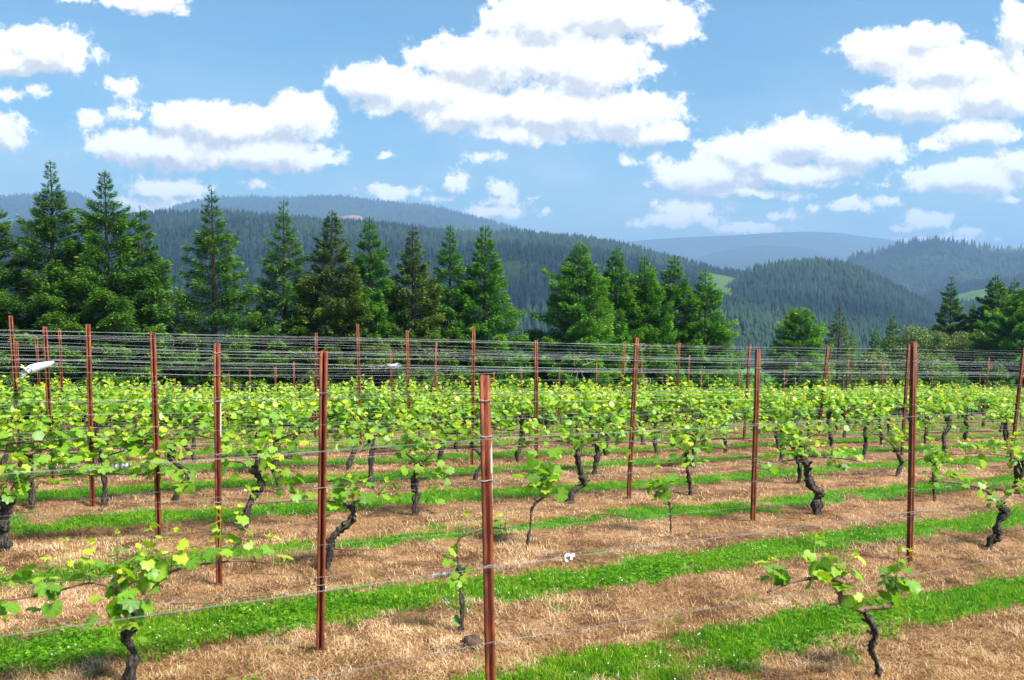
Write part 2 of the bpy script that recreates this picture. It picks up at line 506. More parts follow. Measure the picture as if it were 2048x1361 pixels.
def green_mask(x, y):
    """1 on the mown grass lanes between the vine rows, 0 on the dead grass under the vines."""
    q = row_coord(x, y)
    along = x * TV[0] + y * TV[1]
    k = np.floor(q)
    w = q + 0.20 * (fbm(along * 0.8, k * 7.7, 3) - 0.5) + 0.13 * (fbm(x * 4, y * 4, 5) - 0.5) + 0.10 * (vnoise(x * 14, y * 14, 6) - 0.5)
    fr = w - np.floor(w)
    half = 0.168 + 0.09 * (fbm(along * 0.35, k * 3.1, 9) - 0.5)
    half = np.where((k == 3) & (along < 5.5), half - 0.08, half)
    m = 1 - np.clip((np.abs(fr - 0.465) - half) / 0.10 + 0.5, 0, 1)
    weed = np.clip((fbm(x * 2.6, y * 2.6, 21) - 0.66) * 7, 0, 1) * 0.6
    bare = np.clip((fbm(x * 1.7, y * 1.7, 33) - 0.66) * 8, 0, 1)
    return np.clip(np.maximum(m * (1 - 0.7 * bare), weed * (np.abs(fr - 0.465) < half + 0.22)), 0, 1)


def micro(x, y):
    u, w = x * TV[0] + y * TV[1], x * NV[0] + y * NV[1]
    return 0.05 * (fbm(x * 1.3, y * 1.3, 41) - 0.5) + 0.035 * (fbm(x * 5, y * 5, 43, 3) - 0.5) + 0.05 * (fbm(u * 0.7, w * 4.5, 47, 3) - 0.5)


def seat(x, y):
    return ground(x, y) + micro(x, y)


def axis(parts):
    a = []
    for lo, hi, st in parts:
        a.append(np.arange(lo, hi, st))
    return np.concatenate(a)


xs = axis([(-9300, -1000, 800), (-1000, -200, 100), (-200, -60, 20), (-60, -20, 2.5), (-20, -12, 0.5), (-12, 14, 0.11), (14, 30, 0.5), (30, 60, 2.5), (60, 200, 20), (200, 1000, 100), (1000, 9301, 800)])
ys = axis([(-900, -60, 120), (-60, -6, 6), (-6, 2, 0.5), (2, 15, 0.09), (15, 26, 0.22), (26, 52, 0.6), (52, 120, 4), (120, 600, 30), (600, 9301, 500)])
GX, GY = np.meshgrid(xs, ys)
GZ = ground(GX, GY)
near = (np.abs(GX) < 60) & (GY < 60)
GZ = np.where(near, GZ + micro(GX, GY), GZ)
me = MB()
nx, ny = len(xs), len(ys)
ii = (np.arange(ny - 1)[:, None] * nx + np.arange(nx - 1)[None, :]).ravel()
me.add(np.stack([GX, GY, GZ], -1).reshape(-1, 3), np.stack([ii, ii + 1, ii + nx + 1, ii + nx], 1))
gm, gt, gout = mat('vineyard_ground')
at = nd(gt, 'ShaderNodeAttribute', attribute_name='lane')
geo = nd(gt, 'ShaderNodeNewGeometry')
gtc = nd(gt, 'ShaderNodeTexCoord')
na = nd(gt, 'ShaderNodeTexNoise', ins={'Vector': gtc.outputs['Object'], 'Scale': 26.0, 'Detail': 8.0, 'Roughness': 0.7})
nb = nd(gt, 'ShaderNodeTexNoise', ins={'Vector': gtc.outputs['Object'], 'Scale': 2.2, 'Detail': 5.0, 'Roughness': 0.6})
nn = mth(gt, 'MULTIPLY_ADD', nb.outputs['Fac'], 0.55, mth(gt, 'MULTIPLY', na.outputs['Fac'], 0.45))
cs = ramp(gt, nn, [(0.33, (0.035, 0.016, 0.009)), (0.46, (0.13, 0.062, 0.030)), (0.56, (0.31, 0.17, 0.085)), (0.68, (0.50, 0.31, 0.18))])
nc = nd(gt, 'ShaderNodeTexNoise', ins={'Vector': gtc.outputs['Object'], 'Scale': 1.1, 'Detail': 6.0, 'Roughness': 0.7})
moss = nd(gt, 'ShaderNodeMix', data_type='RGBA', ins={'Factor': sstep(gt, nc.outputs['Fac'], 0.56, 0.70, 0.0, 0.75)})
gt.links.new(cs, moss.inputs['A'])
moss.inputs['B'].default_value = (0.20, 0.115, 0.022, 1)
cs = moss.outputs['Result']
cg = ramp(gt, nn, [(0.33, (0.018, 0.055, 0.006)), (0.5, (0.05, 0.17, 0.010)), (0.66, (0.12, 0.28, 0.02))])
edge = sstep(gt, mth(gt, 'MULTIPLY_ADD', mth(gt, 'SUBTRACT', na.outputs['Fac'], 0.5), 0.9, at.outputs['Fac']), 0.35, 0.65)
cm = nd(gt, 'ShaderNodeMix', data_type='RGBA', ins={'Factor': edge})
gt.links.new(cs, cm.inputs['A'])
gt.links.new(cg, cm.inputs['B'])
gb = nd(gt, 'ShaderNodeBsdfPrincipled', ins={'Base Color': cm.outputs['Result'], 'Roughness': 0.95, 'Specular IOR Level': 0.15})
gbp = nd(gt, 'ShaderNodeBump', ins={'Height': na.outputs['Fac'], 'Strength': 0.8, 'Distance': 0.03})
gt.links.new(gbp.outputs[0], gb.inputs['Normal'])
gt.links.new(gb.outputs[0], gout.inputs['Surface'])
go_ = me.build('ground', [gm], smooth=True)
tag(go_, 'sloping vineyard ground with straw brown strips and green lanes', 'ground', kind='structure')
lane = np.where((GY < 60) & (np.abs(GX) < 60), green_mask(GX, GY), 0.8).astype(np.float32)
la = go_.data.attributes.new('lane', 'FLOAT', 'POINT')
la.data.foreach_set('value', lane.ravel())

# ------------------------------------------------------------------ hills, far forest, haze
def hill_mat(name, stops, scale):
    m, t, out = mat(name)
    tc_ = nd(t, 'ShaderNodeTexCoord')
    nz = nd(t, 'ShaderNodeTexNoise', ins={'Vector': tc_.outputs['Object'], 'Scale': scale, 'Detail': 9.0, 'Roughness': 0.7})
    col = ramp(t, nz.outputs['Fac'], stops)
    b = nd(t, 'ShaderNodeBsdfPrincipled', ins={'Base Color': col, 'Roughness': 1.0, 'Specular IOR Level': 0.0})
    bp = nd(t, 'ShaderNodeBump', ins={'Height': nz.outputs['Fac'], 'Strength': 1.0, 'Distance': 12.0})
    t.links.new(bp.outputs[0], b.inputs['Normal'])
    t.links.new(b.outputs[0], out.inputs['Surface'])
    return m


M['hill'] = hill_mat('wooded_hillside', [(0.35, (0.012, 0.026, 0.012)), (0.6, (0.030, 0.055, 0.022)), (0.75, (0.055, 0.085, 0.03))], 0.03)
M['meadow'] = hill_mat('hill_meadow', [(0.3, (0.04, 0.085, 0.018)), (0.7, (0.10, 0.17, 0.04))], 0.02)
M['clearing'] = hill_mat('bare_clearing', [(0.35, (0.20, 0.10, 0.06)), (0.65, (0.46, 0.26, 0.18))], 0.01)
M['far_tree'] = leafy('far_conifers', [(0.0, (0.004, 0.009, 0.012)), (0.5, (0.011, 0.025, 0.026)), (1.0, (0.034, 0.064, 0.038))], trans=0.0, rough=0.9, spec=0.0, noise=0.2, nscale=0.01)


class Hill:
    def __init__(self, pts, D, Wf, Wb, zb, lift, seed, amp=0.11):
        p = np.array(pts, float)
        self.px, self.D, self.Wf, self.Wb, self.zb, self.seed = p[:, 0], D, Wf, Wb, zb, seed
        q = np.array([ray(x, y + lift) for x, y in p])
        self.s, self.zr, self.amp = q[:, 0], q[:, 2] * D + CZ, amp

    def z(self, s, y):
        """Height at side slope s = x / y and forward distance y."""
        zr = np.interp(s, self.s, self.zr)
        # keep the crest rounded rather than polygonal
        h = 0.012
        zr = (np.interp(s - h, self.s, self.zr) + 2 * zr + np.interp(s + h, self.s, self.zr)) / 4
        D = self.D * (1 + 0.10 * (vnoise(s * 4, s * 0, self.seed) - 0.5))
        t = np.clip((y - (D - self.Wf)) / self.Wf, 0, 1)
        b = np.clip((y - D) / self.Wb, 0, 1)
        prof = np.where(y < D, t * (1.45 - 0.45 * t), 1 - b * b * (3 - 2 * b))
        n = (fbm(s * y / self.Wf * 7, y / self.Wf * 7, self.seed + 3) - 0.5) * (zr - self.zb) * self.amp * 2
        return self.zb + (zr - self.zb) * prof + n * np.minimum(t * 4, 1) * np.where(y < D, 1 - t ** 3, 0)

    def sheet(self, name, na=220, nr=40, m=None):
        s = np.linspace(self.s[0], self.s[-1], na)
        y = np.concatenate([np.linspace(self.D - self.Wf * 1.02, self.D * 0.97, nr), np.linspace(self.D * 0.975, self.D * 1.03, 12), np.linspace(self.D * 1.05, self.D + self.Wb, 8)])
        S, Y = np.meshgrid(s, y)
        Z = self.z(S, Y)
        b = MB()
        n0, n1 = len(s), len(y)
        i = (np.arange(n1 - 1)[:, None] * n0 + np.arange(n0 - 1)[None, :]).ravel()
        b.add(np.stack([S * Y, Y, Z], -1).reshape(-1, 3), np.stack([i, i + 1, i + n0 + 1, i + n0], 1))
        o = b.build(name, [m or M['hill']], smooth=True)
        tag(o, kind='structure')
        return o


HILLS = {
    'a': Hill([(-420, 470), (-100, 452), (0, 440), (150, 431), (270, 421), (300, 416), (380, 412), (430, 409), (480, 413), (560, 420), (640, 427), (720, 430),
               (800, 437), (860, 447), (950, 451), (1040, 449), (1100, 453), (1180, 462), (1260, 476), (1340, 497), (1400, 512), (1440, 522), (1510, 532),
               (1600, 575), (1750, 640), (1900, 690)], 1800, 1280, 900, -62, 25, 11),
    'a2': Hill([(-420, 585), (100, 545), (350, 520), (520, 512), (700, 528), (850, 540), (960, 532), (1060, 518), (1150, 540), (1300, 585), (1450, 650), (1560, 700)], 1250, 680, 400, -62, 18, 12),
    'b': Hill([(1380, 660), (1440, 585), (1490, 536), (1540, 520), (1640, 513), (1700, 524), (1760, 553), (1810, 578), (1850, 600), (1876, 622), (1900, 655), (1960, 700)], 1320, 470, 350, -62, 20, 13),
    'c': Hill([(1180, 720), (1330, 655), (1440, 588), (1500, 594), (1580, 607), (1660, 626), (1720, 636), (1850, 652), (2000, 655), (2300, 640)], 860, 360, 260, -60, 14, 14),
    'g': Hill([(1760, 640), (1840, 590), (1900, 566), (1980, 552), (2048, 546), (2180, 540), (2500, 535)], 1950, 700, 500, -70, 8, 15),
    'f': Hill([(1500, 600), (1640, 543), (1720, 514), (1800, 492), (1850, 482), (1900, 484), (1960, 493), (2048, 493), (2180, 490), (2500, 500)], 3200, 1100, 800, -70, 8, 16),
    'e2': Hill([(1150, 575), (1300, 540), (1440, 502), (1520, 489), (1600, 494), (1680, 512), (1780, 540), (1900, 575)], 6600, 1800, 700, -70, 0, 17),
    'e': Hill([(900, 545), (1100, 510), (1200, 490), (1300, 479), (1380, 474), (1480, 470), (1560, 464), (1620, 462), (1680, 465), (1740, 475), (1772, 475), (1812, 486), (1900, 510),
               (2048, 530), (2500, 545)], 8200, 1300, 700, -70, 0, 18, 0.02),
    'd': Hill([(120, 490), (250, 447), (320, 420), (360, 405), (400, 394), (450, 387), (500, 385), (580, 386), (640, 382), (700, 388), (760, 400), (830, 410), (858, 411),
               (900, 425), (980, 446), (1080, 475), (1250, 530)], 5400, 2300, 1000, -70, 3, 19, 0.03),
    'l': Hill([(-500, 420), (-200, 398), (0, 385), (60, 380), (105, 374), (140, 371), (165, 380), (200, 400), (260, 425), (330, 455), (440, 510)], 5000, 2200, 1000, -70, 3, 20, 0.03),
}
for key, h in HILLS.items():
    h.sheet('hill' if h.D < 3000 else 'mountain', na=260 if h.D > 1500 else 180)


def patch(hill, pxy, name, m, lift=1.2, d0=None, d1=None, ragged=0.12, seed=0):
    """An open clearing lying on a hillside: bounded by side slope and distance, with a ragged edge."""
    s0, s1 = ray(pxy[0], 575)[0], ray(pxy[1], 575)[0]
    u = np.linspace(-1, 1, 60)
    v = np.linspace(0, 1, 26)
    U, V = np.meshgrid(u, v)
    wdt = np.sqrt(np.maximum(1 - (V * 2 - 1) ** 2, 0)) * (0.85 + ragged * 2 * (vnoise(V * 6, U * 0 + seed, 5) - 0.5)) + 0.02
    S = (s0 + s1) / 2 + (s1 - s0) / 2 * U * wdt + (V - 0.5) * pxy[2]
    Y = d0 + (d1 - d0) * V
    Z = hill.z(S, Y) + lift
    b = MB()
    i = (np.arange(25)[:, None] * 60 + np.arange(59)[None, :]).ravel()
    b.add(np.stack([S * Y, Y, Z], -1).reshape(-1, 3), np.stack([i, i + 1, i + 61, i + 60], 1))
    o = b.build(name, [m], smooth=True)
    tag(o, kind='structure')
    return lambda s, y: ((np.abs(s - (s0 + s1) / 2 - ((y - d0) / (d1 - d0) - 0.5) * pxy[2]) < (s1 - s0) / 2 * 0.92 * np.sqrt(np.maximum(1 - (np.clip((y - d0) / (d1 - d0), 0, 1) * 2 - 1) ** 2, 0))) & (y > d0) & (y < d1))


OPEN = {'a': [patch(HILLS['a'], (1395, 1520, -0.02), 'meadow', M['meadow'], 1.2, 1000, 1730, seed=1)],
        'f': [patch(HILLS['f'], (1890, 2160, 0.0), 'meadow', M['meadow'], 2.0, 2980, 3190, seed=2)],
        'g': [patch(HILLS['g'], (1900, 2005, 0.0), 'meadow', M['meadow'], 2.0, 1650, 1800, seed=3)],
        'd': [patch(HILLS['d'], (646, 728, 0.02), 'bare_clearing', M['clearing'], 3.0, 4150, 4560, seed=4)]}
EXTRA_Z = {}

frng = np.random.default_rng(5)


def far_forest(key, count, hgt, name, label, tiers=1, front=1.0, tint=(0.0, 0.95), sides=6):
    h = HILLS[key]
    y = np.sqrt(frng.uniform((h.D - h.Wf * front) ** 2, (h.D * 1.03) ** 2, count))
    s = frng.uniform(max(h.s[0], -0.70), min(h.s[-1], 0.70), count)
    keep = np.ones(count, bool)
    for f in OPEN.get(key, []):
        keep &= ~f(s, y)
    # thin the stand a little where roads and gaps run
    keep &= fbm(s * y / 90, y / 90, h.seed + 30) > 0.26
    s, y = s[keep], y[keep]
    z = h.z(s, y)
    keep = z > ground(s * y, y) - 2
    s, y, z = s[keep], y[keep], z[keep]
    N = len(s)
    hh = frng.uniform(hgt[0], hgt[1], N) * (0.75 + 0.5 * fbm(s * y / 60, y / 60, h.seed + 50))
    if key == 'f':
        hh = np.where((y > .93 * h.D) & (frng.random(N) < .35), hh * 1.9, hh)
    rr = hh * frng.uniform(0.15, 0.24, N)
    b = MB()
    an = np.linspace(0, 2 * np.pi, sides, endpoint=False)
    st_ = np.clip((fbm(s * y / 230, y / 230, h.seed + 70) - .5) * 2.4 + .5, 0, 1)
    tn = tint[0] + (tint[1] - tint[0]) * np.clip(0.55 * st_ + 0.22 * fbm(s * y / 40, y / 40, h.seed + 71) + 0.30 * frng.random(N), 0, 1)
    for k in range(tiers):
        z0, z1, rs = (0.02, 1.0, 1.0) if tiers == 1 else ((0.05, 0.68, 1.0), (0.42, 1.0, 0.66))[k]
        tv = np.vstack([np.stack([np.cos(an) * np.where(np.arange(sides) % 2, 0.72, 1.1), np.sin(an) * np.where(np.arange(sides) % 2, 0.72, 1.1), np.where(np.arange(sides) % 2, 0.09, 0.0)], 1), [[0, 0, 1]]])
        rot = frng.uniform(0, 6.28, N)
        ca, sa = np.cos(rot), np.sin(rot)
        vx = (tv[None, :, 0] * ca[:, None] - tv[None, :, 1] * sa[:, None]) * (rr * rs)[:, None]
        vy = (tv[None, :, 0] * sa[:, None] + tv[None, :, 1] * ca[:, None]) * (rr * rs)[:, None]
        vz = (z0 + (z1 - z0) * tv[None, :, 2]) * hh[:, None]
        V = np.stack([vx + (s * y)[:, None], vy + y[:, None], vz + z[:, None] - 0.5], -1).reshape(-1, 3)
        tf = np.array([[i, (i + 1) % sides, sides] for i in range(sides)])
        F = (tf[None] + (np.arange(N) * (sides + 1))[:, None, None]).reshape(-1, 3)
        b.add(V, F, 0, np.repeat(tn, sides))
    o = b.build(name, [M['far_tree']])
    tag(o, label, 'forest', kind='stuff')
    return o


far_forest('a', 15000, (13, 22), 'forest', 'dark blue-green conifer forest over the long middle hill', tiers=2)
far_forest('a2', 6000, (13, 21), 'forest', 'conifer forest on the lower fold of the long middle hill', tiers=2)
far_forest('b', 4200, (13, 21), 'forest', 'dense dark conifer forest covering the rounded knoll', tiers=2)
far_forest('c', 6500, (7, 13), 'forest', 'young even green plantation on the slope below the knoll', tiers=2, tint=(0.3, 1.0))
far_forest('g', 4500, (8, 15), 'forest', 'pale green hazy woodland on the low valley slope')
far_forest('f', 7000, (11, 22), 'forest', 'hazy blue forest on the hill behind the knoll')
far_forest('d', 9000, (14, 24), 'forest', 'faint forest on the high hazy mountain with the bare patch', sides=5)
far_forest('l', 6000, (14, 24), 'forest', 'faint forest on the hazy mountain behind the tallest firs', sides=5)

hm, ht, hout = mat('haze_air')
pvn = nd(ht, 'ShaderNodeVolumePrincipled', ins={'Color': (0.36, 0.57, 0.88, 1), 'Density': 0.00018, 'Anisotropy': 0.1})
ht.links.new(pvn.outputs[0], hout.inputs['Volume'])
hz = MB().box((0, 3700, 245), (19400, 11800, 2 * 325 + 90)).build('haze', [hm])
tag(hz, 'thin blue haze lying over the valley and hills', 'haze', kind='stuff')

# ------------------------------------------------------------------ trellis posts
def on_row(px, py, n):
    """Where the sight line through a photo pixel meets the upright plane of a vine row."""
    r = ray(px, py)
    d = n / (r[:2] @ NV)
    return np.array([r[0] * d, d, r[2] * d + CZ])


prng = np.random.default_rng(11)
PROFILE = np.array([(-.026, -.012), (-.0085, -.012), (-.0072, .030), (.0072, .030), (.0085, -.012), (.026, -.012), (.026, -.008), (.0118, -.008),
                    (.0104, .034), (-.0104, .034), (-.0118, -.008), (-.026, -.008)])
LEVELS = [0.45, 0.69, 1.07, 1.48, 1.69, 1.88]


def post_mesh(h, leanx, leany, seed):
    b = MB()
    n = len(PROFILE)
    zs = np.array([-0.25, 0, h * .35, h * .7, h])
    r = np.random.default_rng(seed)
    rings = []
    for z in zs:
        w = r.normal(0, 0.0012, 2) * (z > 0)
        rings.append(np.column_stack([PROFILE[:, 0] + leanx * z / h + w[0], PROFILE[:, 1] + leany * z / h + w[1], np.full(n, z)]))
    V = np.concatenate(rings)
    i = np.arange(len(zs) - 1)[:, None] * n
    j = np.arange(n)[None]
    k = (j + 1) % n
    b.add(V, np.stack([i + j, i + k, i + n + k, i + n + j], -1).reshape(-1, 4))
    top = (len(zs) - 1) * n
    b.F.append((np.array([[0, 1, 10, 11], [1, 2, 9, 10], [2, 3, 8, 9], [3, 4, 7, 8], [4, 5, 6, 7]]) + top, 0, np.full(5, .5, np.float32)))
    return b


# row: list of (top x, top y, base x, base y) in the photo; base None where leaves hide it
POSTS = {
    1: [(973, 752, 991, None)],
    2: [(647, 702, 638, 1335), (1825, 685, 1832, 1117)],
    3: [(433, 687, 434, 1172), (1516, 699, 1512, 1053)],
    4: [(306, 665, 313, 1095), (1276, 676, 1261, 997), (2048, 696, 2027, 939)],
    5: [(176, 649, 181, 1021), (1073, 681, 1075, None), (1819, 688, 1808, 912)],
    6: [(90, 654, 102, 973), (948, 656, 944, 921), (1654, 693, 1637, 890)],
    7: [(21, 632, 38, 931), (813, 661, 819, None), (1500, 689, 1490, 879)],
    8: [(715, 649, 721, 882), (1358, 686, 1352, 866)],
    9: [(632, 666, 630, 860), (1247, 686, 1241, None)],
    10: [(119, 660, 126, None), (873, 685, 867, None), (1379, 711, 1373, None), (1977, 716, 1970, None)],
    11: [(72, 673, 83, None), (782, 701, 783, None), (1283, 716, 1280, None), (1697, 718, 1693, None)],
    12: [(34, 684, 40, None), (1193, 727, 1190, None), (1767, 728, 1762, None)],
    13: [(1120, 735, 1117, None), (1658, 735, 1655, None)],
    14: [(588, 724, 588, None), (1043, 737, 1043, None), (1569, 740, 1567, None)],
    15: [(551, 734, 552, None), (988, 745, 988, None), (1477, 745, 1476, None), (1961, 749, 1957, None)],
    16: [(500, 740, 501, None), (925, 751, 924, None), (1403, 748, 1402, None), (1865, 755, 1862, None)],
    17: [(457, 747, 458, None), (875, 757, 874, None), (1333, 756, 1332, None), (1772, 754, 1770, None)],
    18: [(350, 760, 351, None), (1687, 761, 1686, None), (2016, 768, 2013, None)],
    19: [(1207, 769, 1207, None), (1614, 767, 1613, None), (1931, 774, 1929, None)],
    20: [(1546, 777, 1545, None), (1854, 769, 1852, None)],
}
# what sets the posts of the front rows apart
POST_NOTE = {(1, 0): 'rusty channel post standing closest, its foot cut off by the picture edge', (2, 0): 'tall rusty channel post between the thick leaning trunk and the thin vine',
             (2, 1): 'rusty channel post with pale wire ties beside the twin-armed leafy vine', (3, 0): 'rusty post with a pale scratch rising behind the bushiest low vine',
             (3, 1): 'rusty post with a bare shiny patch at its top', (4, 0): 'rusty post wound with dry tendrils near its top', (4, 1): 'leaning rusty post with a tangle of string tied near its top'}
row_posts = {}
for k, lst in POSTS.items():
    lst = sorted(lst, key=lambda p: p[2])
    row_posts[k] = []
    for i, (xt, yt, xb, yb) in enumerate(lst):
        n = NR[k]
        a = on_row(xb, 800, n)
        gz = float(seat(a[0], a[1]))
        tp = on_row(xt, yt, n)
        h = float(np.clip(tp[2] - gz, 1.75, 2.25))
        if k > 9:
            h = tp[2] - gz if 1.6 < tp[2] - gz < 2.5 else h
        lean = float(np.clip((tp[:2] - a[:2]) @ TV, -0.2, 0.2))
        loc = Vector((a[0], a[1], gz))
        lab = POST_NOTE.get((k, i)) or 'rusty steel post, %s along the %s trellis row counted from the front' % (ORD[i + 1], ORD[k])
        near_post = k <= 4
        rz = TH + float(prng.normal(0, 0.12))
        if near_post:
            root = empty('trellis_post', loc, rz)
            ly = float(prng.normal(0, .02))
            post_mesh(h, lean, ly, k * 17 + i).build('steel_channel', [M['rust']], root)
            for lv in LEVELS:
                if lv > h - .04 or prng.random() < 0.25:
                    continue
                c = MB()
                f = lean * lv / h
                zz = lv + prng.normal(0, .006)
                c.tube(smooth_line([(f - .034, -.008, zz + .006), (f - .026, -.017, zz), (f, -.019, zz + prng.normal(0, .004)), (f + .027, -.017, zz), (f + .036, -.006, zz - .008),
                                    (f + .05 + prng.random() * .03, -.012, zz - .012 - prng.random() * .03)], 3), 0.0022, 5)
                c.V = [v + np.array([0, ly * lv / h, 0], np.float32) for v in c.V]
                c.build('wire_tie', [M['tie']], root)
            if (k, i) in ((1, 0), (3, 0)):
                s = MB()
                z0 = 1.35 if k == 1 else 1.2
                s.add([(.0268 + lean * z0 / h, -.0125, z0), (.0268 + lean * z0 / h, -.0075, z0), (.0268 + lean * (z0 + .32) / h, -.0075, z0 + .32), (.0268 + lean * (z0 + .32) / h, -.0125, z0 + .32)], [[0, 1, 2, 3]])
                s.add([(.0268 + lean * z0 / h, -.0128, z0), (.021 + lean * z0 / h, -.0128, z0 + .02), (.022 + lean * (z0 + .32) / h, -.0128, z0 + .28), (.0268 + lean * (z0 + .32) / h, -.0128, z0 + .32)], [[0, 1, 2, 3]])
                s.V = [v + np.array([0, ly * (z0 + .16) / h, 0], np.float32) for v in s.V]
                s.build('pale_scratch', [M['white_flower']], root)
        else:
            root = post_mesh(h, lean, float(prng.normal(0, .02)), k * 17 + i).build('trellis_post', [M['rust']])
            root.location = loc
            root.rotation_euler = (0, 0, rz)
        tag(root, lab, 'post', 'rusty steel posts of the trellis rows')
        t = float(a[:2] @ TV)
        row_posts[k].append((t, h, gz, lean))

# ------------------------------------------------------------------ trellis wires
LV_NAME = ['lowest', 'second lowest', 'middle', 'fourth', 'second highest', 'highest']
WIRES = {}
wrng = np.random.default_rng(23)


def row_pt(k, t):
    p = NV * NR[k] + TV * t
    return p


def row_sup(k):
    """Supports of a row, the posts that show plus those beyond the picture's edges."""
    ps = sorted(row_posts[k])
    out = list(ps)
    sp = 6.4
    while out[0][0] > -9 - 0.4 * k:
        t = out[0][0] - sp
        p = row_pt(k, t)
        out.insert(0, (t, 2.0, float(ground(p[0], p[1])), 0))
    while out[-1][0] < 12 + 1.9 * k:
        t = out[-1][0] + sp
        p = row_pt(k, t)
        out.append((t, 2.0, float(ground(p[0], p[1])), 0))
    return out


def wire_z(k, lv, t):
    ts, zs = WIRES[(k, lv)]
    return float(np.interp(t, ts, zs))


for k in POSTS:
    sup = row_sup(k)
    for li, lv in enumerate(LEVELS):
        if (k >= 9 and (li in (0, 1, 2, 4) or (li == 3 and k > 10) or (li == 5 and k > 11 and k % 2))) or (k == 1 and li in (0, 3, 5)) or (k in (2, 3) and li == 5):
            continue
        for side in ((0,) if li in (0, 1, 5) or k != 6 else (-1, 1)):
            pts = []
            off = 0.022 * side
            hz_ = [s[2] + min(lv + wrng.normal(0, .018) + side * 0.012, s[1] - .03) for s in sup]
            for a in range(len(sup) - 1):
                t0, t1 = sup[a][0], sup[a + 1][0]
                nseg = max(2, int((t1 - t0) / 0.9))
                sag = abs(wrng.normal(0.012, 0.022)) * (1 if li < 5 else .6)
                for q in np.linspace(0, 1, nseg, endpoint=False):
                    t = t0 + (t1 - t0) * q
                    p = row_pt(k, t) + NV * (off - 0.021 + 0.01 * side * math.sin(t * 1.7 + k))
                    pts.append((p[0], p[1], hz_[a] * (1 - q) + hz_[a + 1] * q - sag * 4 * q * (1 - q)))
            pts = np.array(pts)
            o0 = pts[len(pts) // 2].copy()
            b = MB()
            b.tube(pts - o0, 0.0017 if k == 1 else 0.0009 if k < 4 else 0.0010 if k < 9 else 0.0013, 5)
            o = b.build('trellis_wire', [M['wire' if k < 5 else 'brightened_wire']], smooth=True)
            o.location = o0
            sd_ = '' if side == 0 else (' facing the camera' if side < 0 else ' facing the trees')
            if k <= 8:
                lab = '%s bare wire%s on the %s trellis row counted from the front' % (LV_NAME[li], sd_, ORD[k])
            else:
                lab = 'thin bare wire crossing the back trellis rows in front of the dark conifers'
            tag(o, lab, 'wire', 'wires of the front trellis rows' if k <= 8 else 'wires of the back trellis rows')
            if side <= 0:
                WIRES[(k, li)] = (pts @ np.array([TV[0], TV[1], 0]), pts[:, 2])
            # dry tendrils of last year still wound round the wire
            if 4 <= k <= 12 and li in (3, 4, 5) and side <= 0 and wrng.random() < 0.75:
                for _ in range(wrng.integers(1, 4)):
                    t = wrng.uniform(sup[0][0] + 3, sup[-1][0] - 3)
                    p3 = [float(np.interp(t, pts @ np.array([TV[0], TV[1], 0]), pts[:, c])) for c in range(3)]
                    for __ in range(wrng.integers(2, 5)):
                        dt = wrng.normal(0, .09)
                        L = wrng.uniform(.03, .11)
                        bx, bz = wrng.normal(0, .03, 2)
                        c = MB()
                        w_ = [(TV[0] * (dt + q * .02), TV[1] * (dt + q * .02) - .006 * (-1) ** q, .006 * (-1) ** q) for q in range(-3, 1)]
                        c.tube(smooth_line(w_ + [(TV[0] * (dt + bx), TV[1] * (dt + bx) - .01, -L * .3 + bz * .3), (TV[0] * (dt - bx), TV[1] * (dt - bx), -L)], 3), 0.0028, 4)
                        d_ = c.build('dried_tendril', [M['dry']], o)
                        d_.location = np.array(p3) - o0

# ------------------------------------------------------------------ grapevines
LO = np.array([[0, 0, 0], [0, .98, -.18], [.27, .78, -.05], [.58, .70, -.13], [.60, .42, -.03], [.72, .12, -.10], [.58, -.12, -.03], [.40, -.36, -.10], [.08, -.14, .02],
               [-.08, -.14, .02], [-.40, -.36, -.10], [-.58, -.12, -.03], [-.72, .12, -.10], [-.60, .42, -.03], [-.58, .70, -.13], [-.27, .78, -.05]], float)
LO[:, 2] += 0.16 * np.abs(LO[:, 0]) - .05 * (np.arange(16) % 2)
LF = np.array([[0, i, i + 1] for i in range(1, 15)] + [[0, 15, 1]])[:, ::-1]
SO = np.array([[0, 0, 0], [0, 1.0, -.12], [.6, .6, -.02], [.62, -.02, -.02], [.3, -.34, 0], [-.3, -.34, 0], [-.62, -.02, -.02], [-.6, .6, -.02]], float)
SF = np.array([[0, i, i + 1] for i in range(1, 7)] + [[0, 7, 1]])[:, ::-1]


